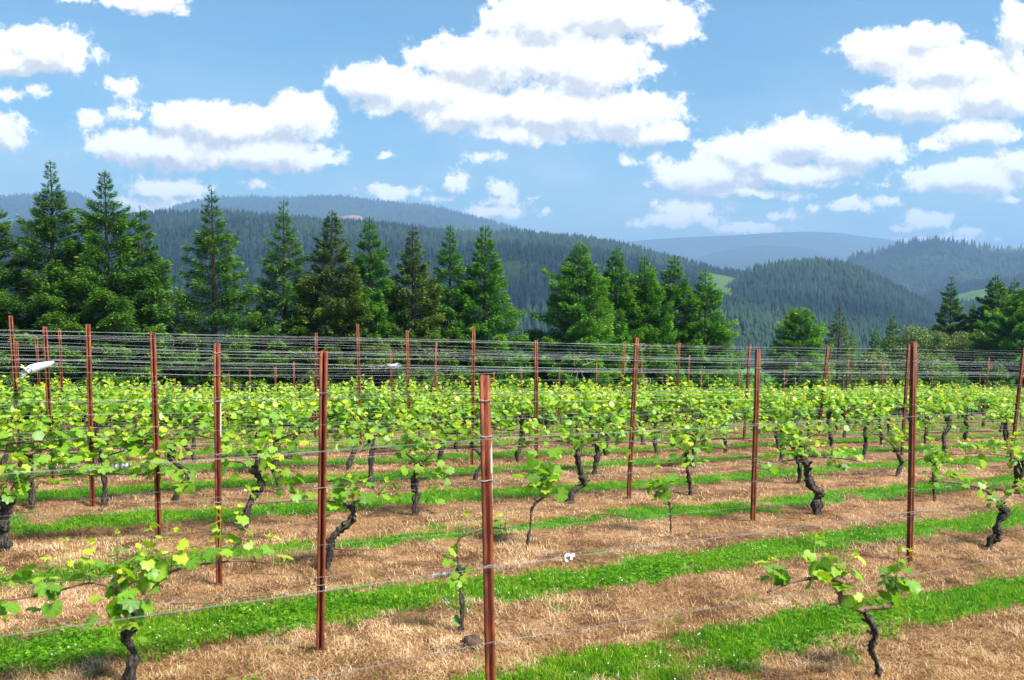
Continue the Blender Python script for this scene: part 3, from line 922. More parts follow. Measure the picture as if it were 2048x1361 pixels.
def grow_vine(seed, trunk, canes, spacing=0.085, slen=(0.12, 0.3), leaf=0.095, near=True, thick=(0.036, 0.026), extra=(), shoots=(), cane_r=0.008):
    """Trunk, canes and foliage meshes in row coordinates (along the row, across it, up)."""
    r = np.random.default_rng(seed)
    tb = MB()
    P = smooth_line([(s, r.normal(0, .012) if 0 < i < len(trunk) - 1 else 0, z) for i, (s, z) in enumerate(trunk)], 7 if near else 4)
    m = len(P)
    q = np.linspace(0, 1, m)
    thick = (thick[0] * .8, thick[1] * .8)
    rad = thick[0] + (thick[1] - thick[0]) * q + 0.006 * np.sin(q * 17 + seed) * (thick[0] / .036)
    rad = rad * (1 + r.normal(0, .13, m))
    rad[-3:] *= 1.3
    rad[:2] *= 1.25
    tb.tube(P, rad, 12 if near else 7, rough=0.2 if near else .12, rng=r)
    for _ in range(3 if near else 1):          # old pruning stubs
        i = r.integers(m // 3, m)
        v = np.array([r.normal(0, 1), r.normal(0, 1), .6])
        v /= np.linalg.norm(v)
        tb.tube([P[i], P[i] + v * .04, P[i] + v * .075], [rad[i] * .6, rad[i] * .5, rad[i] * .35], 6, rough=.15, rng=r)
    cb = []
    fb = MB()
    lp, ld, ln_, ls, lt = [], [], [], [], []

    def add_leaf(p, d, n, s, t):
        lp.append(p), ld.append(d), ln_.append(n), ls.append(s), lt.append(t)

    def shoot(b0, L, lean=None):
        lean = lean if lean is not None else np.array([r.normal(0, .22), r.normal(0, .28), 1.0])
        lean = lean / np.linalg.norm(lean)
        bend = np.array([r.normal(0, .25), r.normal(0, .25), 0.0])
        n_ = max(3, int(L / 0.035))
        qs = np.linspace(0, 1, n_)
        S = b0 + lean * L * qs[:, None] + bend * L * (qs ** 2)[:, None] * .5
        fb.tube(S, np.linspace(.0038, .0016, n_), 4, mat=1, tint=float(r.uniform(.1, .9)), cap=False)
        ph = r.uniform(0, 6.28)
        for j in range(1, n_):
            f = j / (n_ - 1)
            az = ph + (j % 2) * math.pi + r.normal(0, .7)
            out = np.array([math.cos(az), math.sin(az), 0])
            sz = leaf * (1.12 - .55 * f - .45 * max(0, f - .75) * 2) * r.uniform(.6, 1.25)
            pet = sz * r.uniform(.5, .9)
            pos = S[j] + out * pet * .8 + np.array([0, 0, pet * r.uniform(0, .6)])
            dirn = out * 1.0 + np.array([0, 0, r.uniform(-.9, .25)])
            nr = np.array([0, 0, 1.0]) + out * r.uniform(.1, 1.2) + r.normal(0, .45, 3)
            add_leaf(pos, dirn, nr, sz, np.clip(.30 + .5 * f * f + r.normal(0, .17), 0, 1))
            if near and sz > .05:
                fb.tube([S[j], (S[j] + pos) / 2 + np.array([0, 0, .006]), pos], .0014, 3, mat=1, tint=.6, cap=False)
        for _ in range(3):                      # small pale leaves at the tip
            v = r.normal(0, 1, 3)
            v[2] = abs(v[2]) + .4
            add_leaf(S[-1] + r.normal(0, .006, 3), v, r.normal(0, 1, 3) + [0, 0, .5], leaf * r.uniform(.22, .42), np.clip(.86 + r.normal(0, .08), 0, 1))

    for c in canes:
        Pc = smooth_line([(a[0], a[2] if len(a) > 2 else r.normal(0, .012), a[1]) for a in c], 5)
        b = MB()
        mm = len(Pc)
        b.tube(Pc, np.linspace(cane_r * 1.35, cane_r * .62, mm) * (1 + r.normal(0, .06, mm)), 7 if near else 5, rough=.06, rng=r)
        cb.append(b)
        seg = np.r_[0, np.cumsum(np.linalg.norm(np.diff(Pc, axis=0), axis=1))]
        sp_ = spacing
        if sp_ <= 0:
            continue
        x = sp_ * r.uniform(.3, 1)
        while x < seg[-1]:
            p = np.array([np.interp(x, seg, Pc[:, i]) for i in range(3)])
            shoot(p, r.uniform(*slen) * (1.45 if (not near and r.random() < .12) else 1))
            x += sp_ * r.uniform(.65, 1.4)
    for (s, z, L) in shoots:
        shoot(np.array([s, r.normal(0, .01), z]), L)
    for (s, z, rr, cnt) in extra:               # leaf clusters hanging about the head
        for _ in range(int(cnt * 1.2)):
            v = r.normal(0, 1, 3) * [rr, rr * .8, rr]
            out = np.array([v[0], v[1], 0]) + r.normal(0, .05, 3)
            add_leaf(np.array([s, 0, z]) + v, out + [0, 0, r.uniform(-1.0, .1) * np.linalg.norm(out)], np.array([0, 0, 1]) + r.normal(0, .6, 3), leaf * r.uniform(.6, 1.15), np.clip(.36 + r.normal(0, .18), 0, 1))
    if lp:
        tv, tf = (LO, LF) if near else (SO, SF)
        V, F = inst(tv, tf, np.array(lp), frames(np.array(ld), np.array(ln_)), np.array(ls) * .78)
        vt = np.zeros(len(tv))
        vt[[0, 1, 3, 5, 7, 10, 12, 14] if near else [0, 1, 3, 6]] = 1
        fb.add(V, F, 0, np.repeat(np.array(lt), len(tf)), np.tile(vt, len(lp)))
    return tb, cb, fb


def vine(loc, built, label, group, shared=None, rz=TH, scale=1.0):
    root = empty('grapevine', loc, rz)
    root.scale = (scale,) * 3
    if shared is None:
        tb, cb, fb = built
        tb.build('trunk', [M['bark']], root, smooth=True)
        for b in cb:
            b.build('cane', [M['cane']], root, smooth=True)
        if fb.n:
            fb.build('foliage', [M['vine_leaf'], M['shoot']], root)
    else:
        for nm, me_ in shared:
            link_mesh(nm, me_, root)
    tag(root, label, 'grapevine', group)
    return root


# vines of the front rows, traced: row, trunk (foot first), canes, then leaf habit
TR = [
    (2, [(258, 1400), (265, 1340), (272, 1325), (256, 1293), (252, 1278), (265, 1255), (274, 1228), (290, 1207)],
     [[(290, 1207), (303, 1187), (333, 1149), (383, 1134), (436, 1124), (483, 1122), (525, 1129), (550, 1134)], [(290, 1207), (253, 1190), (224, 1175), (177, 1168), (103, 1185), (38, 1199), (0, 1200), (-60, 1200)]],
     dict(spacing=.13, slen=(.10, .20), leaf=.092, thick=(.030, .023), cane_r=.006, extra=[(262, 1200, .08, 20), (235, 1225, .06, 9), (285, 1165, .09, 18), (20, 1195, .08, 14), (110, 1180, .05, 7)],
          shoots=[(240, 1180, .36), (275, 1160, .36), (265, 1190, .3), (340, 1150, .26), (436, 1124, .32), (483, 1122, .32), (180, 1168, .24), (120, 1180, .26)]),
     'bushiest low vine in front, big leaves on long arms past two posts'),
    (2, [(918, 1287), (921, 1266), (921, 1225), (924, 1207), (920, 1184), (919, 1149), (914, 1113)],
     [[(914, 1113), (918, 1081), (930, 1068), (951, 1059), (972, 1056), (998, 1057), (1012, 1060)]],
     dict(spacing=0, leaf=.075, thick=(.026, .011), extra=[(903, 1104, .03, 4), (926, 1136, .035, 6), (905, 1158, .025, 3), (920, 1240, .01, 1)],
          shoots=[(935, 1064, .12), (950, 1059, .13), (1000, 1057, .13), (1008, 1058, .14)]),
     'thin knotted vine with one bent bare cane beside the closest post'),
    (1, [(1757, 1395), (1754, 1361), (1747, 1325), (1749, 1299), (1746, 1278), (1734, 1243), (1725, 1222)],
     [[(1725, 1222), (1704, 1215), (1684, 1209), (1659, 1210)], [(1725, 1222), (1740, 1216), (1766, 1215), (1787, 1205), (1799, 1190), (1790, 1172)], [(1684, 1209), (1681, 1184), (1672, 1160), (1651, 1158), (1622, 1159), (1575, 1165), (1532, 1184)]],
     dict(spacing=0, leaf=.092, thick=(.025, .021), cane_r=.012, extra=[(1692, 1196, .04, 6), (1802, 1178, .06, 9), (1778, 1168, .045, 5), (1552, 1158, .04, 6), (1626, 1138, .04, 6), (1665, 1150, .04, 5)],
          shoots=[(1676, 1165, .2), (1790, 1180, .3), (1802, 1188, .3), (1688, 1188, .16), (1536, 1180, .2), (1624, 1158, .24), (1650, 1158, .14)]),
     'small twin-armed vine like a wishbone on the front row'),
    (2, [(1982, 1103), (1984, 1083), (1993, 1078), (1999, 1048), (2011, 1025), (2002, 1013), (2004, 1002)],
     [[(2004, 1002), (1987, 994), (1967, 978), (1920, 967), (1870, 963)], [(2004, 1004), (2017, 990), (2035, 978), (2070, 968), (2130, 965)]],
     dict(spacing=.19, slen=(.06, .15), leaf=.08, thick=(.05, .036), cane_r=.014, extra=[(1995, 985, .07, 14), (2030, 975, .06, 9), (1925, 955, .05, 7)], shoots=[(1940, 968, .17), (1885, 962, .2)]),
     'stout rough-barked vine with sparse leaves and a long bare arm'),
    (3, [(653, 1152), (656, 1119), (661, 1090), (677, 1063), (703, 1042), (706, 1025), (700, 1007)],
     [[(700, 1007), (689, 1012), (665, 1004), (618, 1001), (559, 1004), (500, 1008)], [(700, 1007), (725, 998), (770, 985), (830, 980)]],
     dict(spacing=.27, slen=(.08, .18), leaf=.105, thick=(.046, .032), extra=[(690, 985, .09, 16), (675, 1015, .06, 6), (735, 985, .06, 6)], shoots=[(690, 1000, .25), (705, 1000, .2)]),
     'vine with a thick shaggy leaning trunk just behind the tall post'),
    (3, [(1052, 1101), (1056, 1085), (1063, 1050), (1066, 1023), (1073, 1006), (1094, 989), (1097, 972)], [[(1097, 972), (1090, 955), (1075, 945), (1065, 942)]],
     dict(spacing=.2, slen=(.08, .16), leaf=.12, thick=(.017, .014), extra=[(1090, 950, .085, 14), (1105, 930, .08, 9), (1075, 955, .05, 5)], shoots=[(1100, 960, .24), (1070, 975, .15)]),
     'slender curved young vine with a tuft of big leaves'),
    (3, [(1343, 1061), (1342, 1023), (1339, 1005)], [[(1339, 1005), (1330, 1000)]],
     dict(spacing=0, leaf=.12, thick=(.008, .008), extra=[(1324, 985, .05, 7), (1318, 965, .05, 5)], shoots=[(1322, 975, .2)]),
     'tiny newly planted vine with one small leaf tuft'),
    (3, [(1633, 1037), (1635, 1003), (1640, 992), (1621, 975), (1618, 948), (1611, 931), (1604, 914), (1608, 890)],
     [[(1608, 915), (1590, 920), (1550, 925), (1510, 930)], [(1612, 912), (1650, 915), (1700, 920), (1725, 925)]],
     dict(spacing=.17, slen=(.1, .2), leaf=.095, thick=(.05, .04), extra=[(1530, 930, .07, 12), (1590, 905, .1, 16), (1680, 920, .08, 12)], shoots=[(1600, 915, .3), (1625, 915, .3)]),
     'old vine with a twisted S-shaped black trunk beside the shiny-topped post'),
    (3, [(1870, 1022), (1871, 989), (1866, 966), (1868, 925)], [[(1868, 930), (1850, 915), (1835, 912)], [(1868, 930), (1890, 925), (1910, 928)]],
     dict(spacing=.14, slen=(.1, .2), leaf=.095, thick=(.018, .014), extra=[(1865, 915, .08, 14), (1865, 960, .05, 8)], shoots=[(1870, 925, .26)]),
     'thin straight-stemmed vine behind the post with pale wire ties'),
    (3, [(2040, 1000), (2038, 985), (2040, 950), (2046, 925)], [[(2046, 925), (2010, 912), (1960, 908), (1905, 910)], [(2046, 925), (2100, 905)]],
     dict(spacing=.14, slen=(.1, .2), leaf=.1, thick=(.075, .06), extra=[(2030, 905, .12, 16), (1960, 895, .1, 16)], shoots=[(2040, 910, .25)]),
     'very thick dark trunk cut by the picture edge, leaves held over it'),
    (4, [(830, 1037), (830, 1006), (835, 992), (829, 979), (830, 948), (837, 928)],
     [[(834, 930), (824, 917), (800, 902), (762, 898), (714, 904), (680, 904)], [(838, 928), (848, 926), (861, 907), (885, 893), (926, 890), (960, 892)]],
     dict(spacing=.12, slen=(.12, .3), leaf=.095, thick=(.04, .038), extra=[(868, 955, .12, 22), (835, 880, .16, 20), (790, 975, .07, 6)], shoots=[(830, 905, .4), (820, 900, .36), (845, 905, .36)]),
     'vine with two arching arms above its straight knotted trunk'),
    (4, [(488, 1076), (492, 1050), (496, 1023), (506, 1003), (520, 975), (513, 948), (502, 938)], [[(502, 938), (489, 928), (475, 924), (440, 922)], [(515, 945), (530, 938), (547, 922), (581, 914), (632, 909)]],
     dict(spacing=.11, slen=(.12, .3), leaf=.1, thick=(.044, .04), extra=[(460, 910, .12, 18), (560, 960, .1, 16), (500, 975, .06, 5), (600, 990, .05, 6), (530, 895, .14, 18)], shoots=[(520, 925, .4), (495, 925, .34)]),
     'vine with a forked dark head and low hanging leaves beside the scratched post'),
    (4, [(6, 1128), (9, 1098), (3, 1075), (6, 1057), (12, 1019), (18, 992)], [[(18, 990), (32, 966), (51, 960), (85, 951), (178, 948), (256, 948), (318, 946)], [(10, 990), (-20, 965), (-80, 955)]],
     dict(spacing=.10, slen=(.1, .24), leaf=.105, thick=(.05, .06), extra=[(25, 965, .1, 14), (95, 925, .12, 16), (160, 915, .12, 16), (330, 930, .13, 26), (250, 925, .1, 12)], shoots=[(40, 965, .25)]),
     'thick-headed vine at the picture edge with a long leafy arm'),
    (4, [(1138, 1004), (1148, 982), (1169, 965), (1162, 945), (1153, 914), (1157, 893)], [[(1157, 895), (1135, 885), (1090, 883), (1030, 887)], [(1157, 895), (1193, 885), (1257, 885)]],
     dict(spacing=.10, slen=(.12, .3), leaf=.095, thick=(.036, .034), extra=[(1150, 870, .13, 18), (1055, 870, .1, 14), (1170, 955, .05, 5), (1240, 865, .12, 16)], shoots=[(1155, 885, .3)]),
     'vine with a zigzag leaning trunk, second along beyond the closest post'),
    (4, [(1382, 985), (1379, 962), (1375, 934), (1374, 905)], [[(1374, 905), (1345, 890), (1300, 882), (1275, 882)], [(1374, 905), (1395, 885), (1430, 878), (1470, 876)]],
     dict(spacing=.11, slen=(.12, .28), leaf=.095, thick=(.03, .026), extra=[(1370, 905, .11, 22), (1400, 880, .12, 14)], shoots=[(1374, 895, .34)]),
     'slim upright vine with leaves crowding its head, next to the leaning post'),
    (4, [(1597, 973), (1601, 948), (1590, 915), (1585, 890)], [[(1587, 890), (1560, 872), (1510, 868)], [(1587, 890), (1620, 872), (1680, 866)]],
     dict(spacing=.11, slen=(.12, .28), leaf=.095, thick=(.034, .03), extra=[(1590, 860, .14, 22)], shoots=[(1587, 880, .34)]),
     'vine half hidden behind the twisted S-shaped trunk'),
    (4, [(1790, 957), (1797, 943), (1803, 928), (1798, 912), (1792, 900)], [[(1792, 900), (1770, 878), (1735, 862)], [(1792, 900), (1830, 868), (1880, 860)]],
     dict(spacing=.11, slen=(.12, .28), leaf=.09, thick=(.034, .03), extra=[(1795, 865, .13, 18)], shoots=[(1792, 890, .3)]),
     'vine with a short bowed trunk close beside the post with pale ties'),
]
for idx, (k, tr, cn, kw, lab) in enumerate(TR):
    n = NR[k]
    f0 = on_row(tr[0][0], 900, n)
    gz = float(seat(f0[0], f0[1]))
    base = np.array([f0[0], f0[1], gz])
    tz = float(on_row(tr[0][0], tr[0][1], n)[2]) - gz       # how far the traced foot lies off the ground

    def loc_(p):
        q = on_row(p[0], p[1], n)
        return (float((q[:2] - base[:2]) @ TV), float(q[2] - gz))
    T = [loc_(p) for p in tr]
    top = max(z for s, z in T)
    T = [(s, z - tz * max(0.0, 1 - (z - tz) / max(top - tz, .05))) for s, z in T]
    T[0] = (T[0][0], -0.06)
    K = dict(kw)
    K['extra'] = [(*loc_(e[:2]), e[2], e[3]) for e in K.get('extra', [])]
    K['shoots'] = [(*loc_(e[:2]), e[2]) for e in K.get('shoots', [])]
    vine(base, grow_vine(100 + idx, T, [[loc_(p) for p in c] for c in cn], **K), lab, 'grapevines of the vineyard rows')

# the separate cut canes lying beyond the twin-armed vine along its wire
# full rows behind: a handful of grown vines, each copied along its row
KINDS = []
for v in range(8):
    r_ = np.random.default_rng(300 + v)
    hx = r_.uniform(-.08, .08)
    T = [(0, -.06), (r_.normal(0, .03), .12), (r_.normal(0, .06), .3), (hx + r_.normal(0, .04), .48), (hx, .62)]
    C = [[(hx, .62), (hx + .18, .70 + r_.normal(0, .03)), (hx + .45, .71), (.70, .69)], [(hx, .62), (hx - .2, .71 + r_.normal(0, .03)), (hx - .45, .70), (-.70, .69)]]
    tb, cb, fb = grow_vine(400 + v, T, C, spacing=.072, slen=(.12, .38), leaf=.108, near=False, thick=(.043, .038), extra=[(hx, .74, .14, 14), (.35, .74, .10, 5), (-.35, .74, .10, 5)])
    KINDS.append([('trunk', tb.mesh('trunk', [M['bark']], True)), ('cane', cb[0].mesh('cane', [M['cane']], True)), ('cane', cb[1].mesh('cane', [M['cane']], True)),
                  ('foliage', fb.mesh('foliage', [M['vine_leaf'], M['shoot']]))])
vrng = np.random.default_rng(77)
KNOWN = {5: [-45, 60, 205, 352, 560, 745, 953, 1189, 1389, 1562, 1727, 1885, 2010, 2120]}
HINT = {5: ['with a black leaning trunk', 'with a stout trunk', 'with a slim trunk']}
n_back = 0
for k in range(5, 17):
    spots = []
    if k in KNOWN:
        for x in KNOWN[k]:
            p = on_row(x, 900, NR[k])
            spots.append(float(p[:2] @ TV))
    else:
        t = -14.0 + vrng.uniform(0, 1.2)
        while t < 45:
            spots.append(t + vrng.normal(0, .08))
            t += 1.36
    j = 0
    for t in spots:
        p = row_pt(k, t)
        gz = float(seat(p[0], p[1]))
        x = to_px((p[0], p[1], gz + .7))[0]
        if not (-70 < x[0] < 2118) or n_back >= 276:
            continue
        if k > 6 and vrng.random() < 0.06:
            continue
        j += 1
        n_back += 1
        sc_ = vrng.uniform(.9, 1.12) * (1.0 if k > 5 else .95)
        if k <= 9:
            lab = 'dense leafy grapevine, %s along the %s trellis row from the front' % (ORD[j], ORD[k])
            grp_ = 'grapevines of the vineyard rows'
        else:
            lab = 'leafy grapevine merged into the bright green back rows below the conifers'
            grp_ = 'grapevines of the merged back rows'
        vine((p[0], p[1], gz), None, lab, grp_, KINDS[vrng.integers(0, len(KINDS))], TH + (math.pi if vrng.random() < .5 else 0) + vrng.normal(0, .04), sc_)

# ------------------------------------------------------------------ conifers behind the vineyard
SPV = np.array([[0, 0, 0], [.5, .42, .04], [0, 1, -.06], [-.5, .42, .04]], float)
SPF = np.array([[0, 1, 2, 3]])


def conifer(name, base, H, Rm, seed, needles, shape=0.8, droop=0.25, gap=0.27, dens=105, low=0.02, tops=1, label='', group=None, spray=(.165, .032), lum=0.0, branches=(5, 8), tipb=0.42):
    r = np.random.default_rng(seed)
    root = empty(name, base)
    tr = MB()
    P, Dr, Nn, Sx, Tt = [], [], [], [], []
    leaders = [(0.0, 0.0, H, 1.0)]
    for i in range(tops - 1):
        a = r.uniform(0, 6.28)
        leaders.append((math.cos(a) * Rm * .32, math.sin(a) * Rm * .32, H * r.uniform(.86, .96), .75))
    for (ox, oy, h, rs) in leaders:
        q = np.linspace(0, 1, 12)
        wob = np.cumsum(r.normal(0, .012, (12, 2)), 0) * h * .12
        wob -= wob[0]
        S = np.column_stack([ox * np.minimum(q * 3, 1) + wob[:, 0], oy * np.minimum(q * 3, 1) + wob[:, 1], q * h - .4 * (q == 0)])
        tr.tube(S, (0.017 * h * (1 - q) + .012) * rs, 8, rough=.05, rng=r)
        z = h * low + (0.35 * h if rs < 1 else 0)
        while z < h * .985:
            f = z / h
            env = 1.12 * Rm * rs * max(1 - f, 0) ** shape * (1 - .35 * max(0, f - .72) / .28 * (shape > .6))
            nb = r.integers(*branches)
            az0 = r.uniform(0, 6.28)
            env *= r.uniform(.80, 1.10)
            for b in range(nb):
                L = env * r.uniform(.66, 1.08) + .09
                if r.random() < .12:
                    L *= r.uniform(1.1, 1.32)
                az = az0 + b * 2 * math.pi / nb + r.normal(0, .25)
                cx, cy = np.interp(z, S[:, 2], S[:, 0]), np.interp(z, S[:, 2], S[:, 1])
                ca, sa = math.cos(az), math.sin(az)
                up0 = .55 * f - droop * (1 - f) + r.normal(0, .08)
                zz0 = z + r.normal(0, gap * .3)

                def cur(s):          # height of the branch above its root, tips turning up
                    return up0 * s + (0.16 - .10 * f) * s * s / max(L, .2) * (0.6 + droop)
                if L > .5:
                    ss = np.linspace(0, L, 5)
                    tr.tube(np.column_stack([cx + ca * ss, cy + sa * ss, zz0 + cur(ss)]), np.linspace(.013 + L * .007, .004, 5), 4, cap=False)
                n = int(1.75 * L * dens * (0.8 + .62 * L))
                n = max(n, 10)
                s = L * np.sqrt(r.uniform(.02, 1, n))
                wd = (.40 * L + .05) * (1 - s / L * .72) * np.minimum(1, s / L * 4)
                u = np.clip(r.normal(0, .52, n), -1.15, 1.15)
                lat = u * wd
                hang = -np.abs(u) * wd * (.18 + droop * .5) - r.random(n) ** 2 * (.10 + droop * .35) * min(L, 1.2) * .5
                x = cx + ca * s - sa * lat
                y = cy + sa * s + ca * lat
                zz = zz0 + cur(s) + hang + r.normal(0, 1, n) * (.025 + .03 * min(L, 1.6)) - r.random(n) ** 2 * .09 * min(L, 1.5)
                P.append(np.column_stack([x, y, zz]))
                sg = np.sign(u)
                fx = .75 + .25 * r.random(n)
                lx = sg * (.55 + .35 * r.random(n))
                d = np.column_stack([ca * fx - sa * lx, sa * fx + ca * lx, up0 * .6 - .25 * np.abs(u) + r.normal(0, .28, n) + .12])
                Dr.append(d)
                Nn.append(np.column_stack([r.normal(0, .5, n), r.normal(0, .5, n), np.ones(n)]))
                k = r.uniform(.7, 1.25, n) * (.72 + .28 * min(1, L))
                Sx.append(np.column_stack([spray[1] * k, spray[0] * k, spray[0] * k]))
                tip = np.clip((s / L - .72) / .28, 0, 1) * (r.random(n) < .75)
                Tt.append(np.clip(.47 + lum + r.normal(0, .13, n) + r.normal(0, .07) + tip * tipb, 0, 1))
            z += gap * r.uniform(.7, 1.3) * (1.0 if f < .75 else .75)
        # leader shoot
        n = 16
        P.append(np.column_stack([np.full(n, S[-1, 0]) + r.normal(0, .01, n), np.full(n, S[-1, 1]) + r.normal(0, .01, n), h - r.uniform(0, .5, n)]))
        Dr.append(np.column_stack([r.normal(0, .5, n), r.normal(0, .5, n), np.ones(n)]))
        Nn.append(r.normal(0, 1, (n, 3)))
        Sx.append(np.tile([spray[1] * .6, spray[0] * .8, spray[0] * .8], (n, 1)))
        Tt.append(np.full(n, .6))
    P, Dr, Nn, Sx, Tt = (np.concatenate(a) for a in (P, Dr, Nn, Sx, Tt))
    V, F = inst(SPV, SPF, P, frames(Dr, Nn), Sx)
    cr_ = MB()
    cr_.add(V, F, 0, Tt)
    tr.build('trunk', [M['tree_bark']], root, smooth=True)
    cr_.build('crown', [M[needles]], root)
    tag(root, label, 'conifer', group)
    return root


NT = 40.0


def plant(px, py, n):
    """Foot and height of a tree whose tip shows at a photo pixel and which stands on the line n metres behind the first rows."""
    p = on_row(px, py, n)
    g = float(ground(p[0], p[1]))
    return (p[0], p[1], g - .1), p[2] - g + .1, p[1]


GT = 'conifers planted in a line behind the vineyard'
TREES = [  # tip x, y, line, half width in px at the foot, needles, taper, droop, extra
    (-18, 372, 40.5, 165, 'needle', .95, .2, dict(label='dark conifer cut by the picture edge, only its branch ends showing')),
    (100, 324, 40.0, 205, 'needle', 1.05, .2, dict(gap=.34, label='tallest dark conifer with a thin gappy spire')),
    (212, 345, 39.4, 215, 'needle', .98, .22, dict(tops=2, gap=.32, label='broad dark conifer with a double top beside the tallest one')),
    (424, 380, 40.2, 172, 'needle', 1.0, .12, dict(gap=.36, dens=96, lum=.03, label='slender conifer with open tiers standing apart over a low hillside gap')),
    (566, 402, 40.6, 160, 'needle', 1.05, .12, dict(gap=.34, dens=96, lum=.06, label='slim green conifer with sparse upswept tips')),
    (662, 420, 39.6, 160, 'needle_brown', .95, .18, dict(lum=.0, label='brownish green conifer with a bright green tip')),
    (738, 432, 40.3, 150, 'needle_green', .95, .18, dict(lum=-.04, label='full green conifer beside the brownish one')),
    (826, 452, 39.8, 140, 'needle_brown', 1.0, .18, dict(lum=.06, label='conifer with a brown tinged spire and green skirts')),
    (896, 450, 40.4, 125, 'needle_green', .95, .2, dict(lum=-.04, label='narrow mid-green conifer squeezed between two others')),
    (970, 452, 40.0, 130, 'needle_green', .85, .2, dict(lum=-.03, label='conifer with layered hanging branches at the edge of the gap')),
    (1160, 484, 39.6, 142, 'needle_green', .74, .2, dict(lum=.06, label='bright green bushy conifer just past the gap')),
    (1232, 492, 40.6, 115, 'needle_green', .85, .18, dict(lum=-.02, label='conifer tucked behind the bright bushy one')),
    (1292, 512, 40.2, 112, 'needle_green', .82, .18, dict(lum=.0, tops=2, label='twin-tipped conifer in the middle of the bright group')),
    (1350, 510, 40.6, 112, 'needle_green', .80, .2, dict(lum=.0, label='bright conifer second from the end of its group')),
    (1414, 540, 39.6, 98, 'needle_green', .72, .2, dict(lum=.04, label='rounded bright conifer closing the group beside the open valley')),
    (1600, 618, 41.5, 86, 'needle_green', .55, .42, dict(lum=.06, gap=.24, label='small dome-shaped bright green conifer with drooping boughs')),
    (1678, 614, 42.0, 70, 'needle_brown', .85, .1, dict(lum=.1, gap=.34, dens=74, label='small sparse brownish conifer beside the dome-shaped one')),
]
for i, (x, y, n, hw, nd_, shp, drp, kw) in enumerate(TREES):
    b, H, d = plant(x, y, n)
    conifer('conifer', b, H, hw / FPX * d, 500 + i, nd_, shp, drp, group=GT, **kw)

# the mixed wood farther down the slope
GM = 'trees of the mixed wood down the slope'
FARTREES = [
    (1908, 556, 64, 74, 'needle', .9, .3, dict(gap=.6, dens=75, spray=(.28, .06), label='tall thin dark conifer rising from the mixed wood')),
    (1990, 550, 60, 96, 'needle', .8, .32, dict(gap=.55, dens=78, spray=(.28, .06), label='dark ragged conifer with a broad top in the mixed wood')),
    (1946, 604, 66, 44, 'needle', .85, .3, dict(gap=.6, dens=75, spray=(.28, .06), label='lower dark conifer between the two tall ones')),
    (2034, 556, 66, 84, 'needle', .85, .3, dict(gap=.6, dens=75, spray=(.28, .06), label='dark conifer behind the bright one at the wood edge')),
    (2050, 578, 50, 118, 'needle_green', .7, .3, dict(lum=.02, gap=.36, dens=70, spray=(.22, .05), label='bright green spreading conifer cut by the picture edge')),
    (1786, 632, 70, 46, 'needle', .8, .25, dict(lum=.08, gap=.6, dens=75, spray=(.28, .06), label='grey-green pointed conifer at the start of the mixed wood')),
    (1752, 656, 76, 40, 'needle', .8, .25, dict(lum=.06, gap=.6, dens=75, spray=(.28, .06), label='small hazy conifer low beside the valley')),
    (1706, 668, 80, 34, 'needle', .8, .25, dict(lum=.1, gap=.6, dens=50, spray=(.28, .06), label='pale low conifer behind the sparse brownish one')),
]
for i, (x, y, n, hw, nd_, shp, drp, kw) in enumerate(FARTREES):
    b, H, d = plant(x, y, n)
    conifer('conifer', b, H, 1.35 * hw / FPX * d, 600 + i, nd_, shp, drp, group=GM, **{**kw, 'lum': kw.get('lum', 0) + .10})


def broad_tree(base, H, Rm, seed, label, count=9000, size=.22, name='broadleaf_tree', low=.25, cat='tree', group=GM):
    r = np.random.default_rng(seed)
    root = empty(name, base)
    tr = MB()
    tr.tube(smooth_line([(0, 0, -.4), (r.normal(0, .1), 0, H * .3), (r.normal(0, .2), r.normal(0, .2), H * .75)], 4), np.linspace(.022 * H, .006 * H, 9), 8, rough=.06, rng=r)
    cl = []
    for i in range(26):
        v = r.normal(0, 1, 3)
        v /= np.linalg.norm(v)
        rad = r.uniform(.35, 1.0)
        Rz = min(.48 * H, 1.5 * Rm)
        c = np.array([v[0] * Rm * .78 * rad, v[1] * Rm * .78 * rad, H - Rz + v[2] * rad * Rz * .8])
        cl.append((c, Rm * r.uniform(.22, .42)))
        tr.tube(smooth_line([(0, 0, H * r.uniform(.2, .5)), tuple(c * [.5, .5, .8]), tuple(c)], 3), np.linspace(.008 * H, .002 * H, 7), 4, cap=False)
    which = r.integers(0, len(cl), count)
    C = np.array([c for c, _ in cl])[which]
    S = np.array([s for _, s in cl])[which]
    v = r.normal(0, 1, (count, 3))
    v /= np.linalg.norm(v, axis=1)[:, None]
    P = C + v * (S * r.uniform(.45, 1.08, count))[:, None] * [1, 1, .8]
    V, F = inst(SPV, SPF, P, frames(r.normal(0, 1, (count, 3)) + [0, 0, -.2], v + r.normal(0, .6, (count, 3)) + [0, 0, .5]), np.column_stack([np.full(count, size * .75), np.full(count, size), np.full(count, size)]) * r.uniform(.7, 1.3, count)[:, None])
    cw = MB()
    shade = r.normal(0, .12, len(cl))
    cw.add(V, F, 0, np.clip(.5 + shade[which] + r.normal(0, .15, count), 0, 1))
    tr.build('trunk', [M['tree_bark']], root, smooth=True)
    cw.build('crown', [M['broadleaf']], root)
    tag(root, label, cat, group)
    return root


